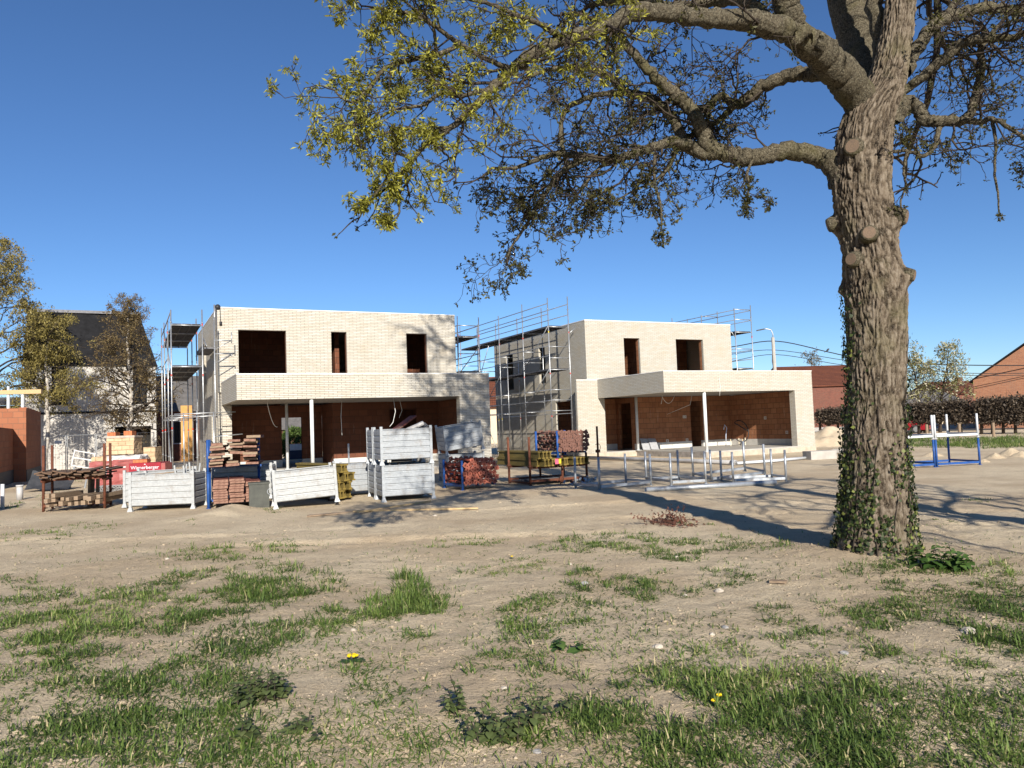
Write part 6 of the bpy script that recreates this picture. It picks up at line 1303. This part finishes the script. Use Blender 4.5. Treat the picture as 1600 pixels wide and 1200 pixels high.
# broad leaved weeds
leaf_mat('nettle_leaf', (.055, .075, .026), (.095, .125, .045), (.15, .18, .07)); leaf_mat('dock_leaf', (.04, .085, .018), (.07, .13, .03), (.12, .19, .05))
def weed(name, label, cat, px, py, stems, hgt, ls, mat, spread, pairs=5):
    p = GP(px, py); t = thing(name, label, cat, p); T = Twigs(); Vs = []; Qs = []; tn = []; nv = 0
    shp = [(0, 0), (.12, .30), (.36, .44), (.60, .38), (.82, .22), (1, 0)]
    for s_ in range(stems):
        b = np.array([*rng.normal(0, spread, 2), 0]); b[2] = H(p.x + b[0], p.y + b[1]) - p.z; h = hgt * rng.uniform(.5, 1.1)
        pts, d = T.crooked(b, [rng.normal(0, .25), rng.normal(0, .25), 1], h, 5, .10); T.tube(pts, .004, .002, 4)
        for k in range(pairs):
            f_ = .25 + .75 * k / max(1, pairs - 1); i = min(int(f_ * 5), 4); q = pts[i] + (pts[i + 1] - pts[i]) * (f_ * 5 - i); a0 = k * PI / 2 + rng.random() * .6; sz = ls * (1.15 - .65 * f_) * rng.uniform(.75, 1.2)
            for sgn in (0, PI):
                a = a0 + sgn; dr = np.array([math.cos(a), math.sin(a), .25 - .5 * rng.random()]); dr /= np.linalg.norm(dr); sd_ = np.array([-math.sin(a), math.cos(a), rng.normal(0, .2)]); tv = rng.random()
                ring = []
                for u_, w_ in shp: ring.append((q + dr * sz * u_ + np.array([0, 0, -.30 * sz * u_ * u_]), sd_ * sz * w_))
                P_ = [ring[0][0]] + [r_[0] + r_[1] + np.array([0, 0, .06 * sz]) for r_ in ring[1:5]] + [ring[5][0]] + [r_[0] - r_[1] + np.array([0, 0, .06 * sz]) for r_ in ring[4:0:-1]] + [r_[0] for r_ in ring[1:5]]
                Vs += P_; n0 = nv; Qs += [(n0, n0 + 1, n0 + 10, n0 + 10), (n0 + 1, n0 + 2, n0 + 11, n0 + 10), (n0 + 2, n0 + 3, n0 + 12, n0 + 11), (n0 + 3, n0 + 4, n0 + 13, n0 + 12), (n0 + 4, n0 + 5, n0 + 13, n0 + 13), (n0, n0 + 10, n0 + 9, n0 + 9), (n0 + 10, n0 + 11, n0 + 8, n0 + 9), (n0 + 11, n0 + 12, n0 + 7, n0 + 8), (n0 + 12, n0 + 13, n0 + 6, n0 + 7), (n0 + 13, n0 + 5, n0 + 6, n0 + 6)]
                nv += 14; tn += [tv] * 14
    T.build('stem', 'twig', t)
    me = bpy.data.meshes.new('leaves'); me.from_pydata([tuple(v) for v in Vs], [], [tuple(dict.fromkeys(q)) for q in Qs]); at_ = me.attributes.new('tint', 'FLOAT', 'POINT'); at_.data.foreach_set('value', tn); me.materials.append(MATS[mat]); o = bpy.data.objects.new('leaves', me); COL.objects.link(o); o.parent = t; return t
weed('nettle_plant', 'large dark nettle clump in the left foreground grass', 'nettle', 405, 1092, 30, .17, .058, 'nettle_leaf', .11)
weed('nettle_plant', 'small nettle with two leaning shoots right of the large clump', 'nettle', 478, 1146, 7, .09, .055, 'nettle_leaf', .06, 4)
weed('nettle_plant', 'low pale nettle below the large clump', 'nettle', 388, 1152, 7, .12, .055, 'nettle_leaf', .04, 4)
weed('nettle_plant', 'single upright nettle on bare sand in the bottom centre', 'nettle', 711, 1112, 7, .18, .052, 'nettle_leaf', .035)
weed('nettle_plant', 'bushy nettle mixed with grass at the bottom centre', 'nettle', 775, 1152, 14, .17, .060, 'nettle_leaf', .07)
weed('nettle_plant', 'second nettle growing out of the bottom centre grass clump', 'nettle', 840, 1128, 8, .16, .055, 'nettle_leaf', .06)
weed('dock_plant', 'bright broad leaved weed at the right foot of the big tree', 'weed', 1470, 890, 14, .24, .115, 'dock_leaf', .12, 5)
weed('nettle_plant', 'low dark weed in the middle of the meadow', 'weed', 895, 1018, 4, .08, .09, 'dock_leaf', .05, 3)
dull('flower_yellow', (.80, .58, .01), (.72, .48, .01), .6)
dd = thing('dandelion', 'yellow flower cluster on bare sand left of the centre', 'flower', GP(551, 1034))
for k in range(5): m = MB(); a = k * 1.3; m.tube([(.025 * math.cos(a), .02 * math.sin(a), .035), (.028 * math.cos(a), .022 * math.sin(a), .047), (.028 * math.cos(a), .022 * math.sin(a), .052)], [.006, .017, .010], 10); m.build('flower_head', 'flower_yellow', dd)
m = MB()
for k in range(9): a = k * .7; m.plank((0, 0, .008), (.09 * math.cos(a), .07 * math.sin(a), .012), .018, .002)
m.build('leaves', 'dock_leaf', dd)
for k, (px, py) in enumerate(((800, 873), (1116, 1102), (1124, 1094))):
    d2 = clone(dd, GP(px, py), .5, ('tiny yellow flower in the far middle grass', 'yellow flower in the bottom right grass, the nearer of two', 'yellow flower in the bottom right grass, the farther of two')[k]); d2.scale = (.4, .4, .7)
T = Twigs(); p = GP(1045, 818)
for k in range(46): pt, dd_ = T.crooked([rng.normal(0, .17), rng.normal(0, .18), .015 + .04 * rng.random()], rng.normal(0, 1, 3) * [1, 1, .1], .25, 4, .35); T.tube(pt, .007, .003, 3); T.leaf.append((pt[-1], dd_)); T.leaf.append((pt[2], dd_))
t = thing('dead_brush', 'small heap of reddish dead twigs beside the trunk shadow', 'brush', p); dull('dead_red', (.12, .05, .035), (.08, .04, .03), .9); T.build('twigs', 'dead_red', t)
leaf_mat('dead_leaf', (.10, .04, .03), (.16, .07, .045)); leaves(np.array([q[0] for q in T.leaf]), np.array([q[1] for q in T.leaf]), 5, .06, .03, 0, 'dead_leaf', t, wid=.5)
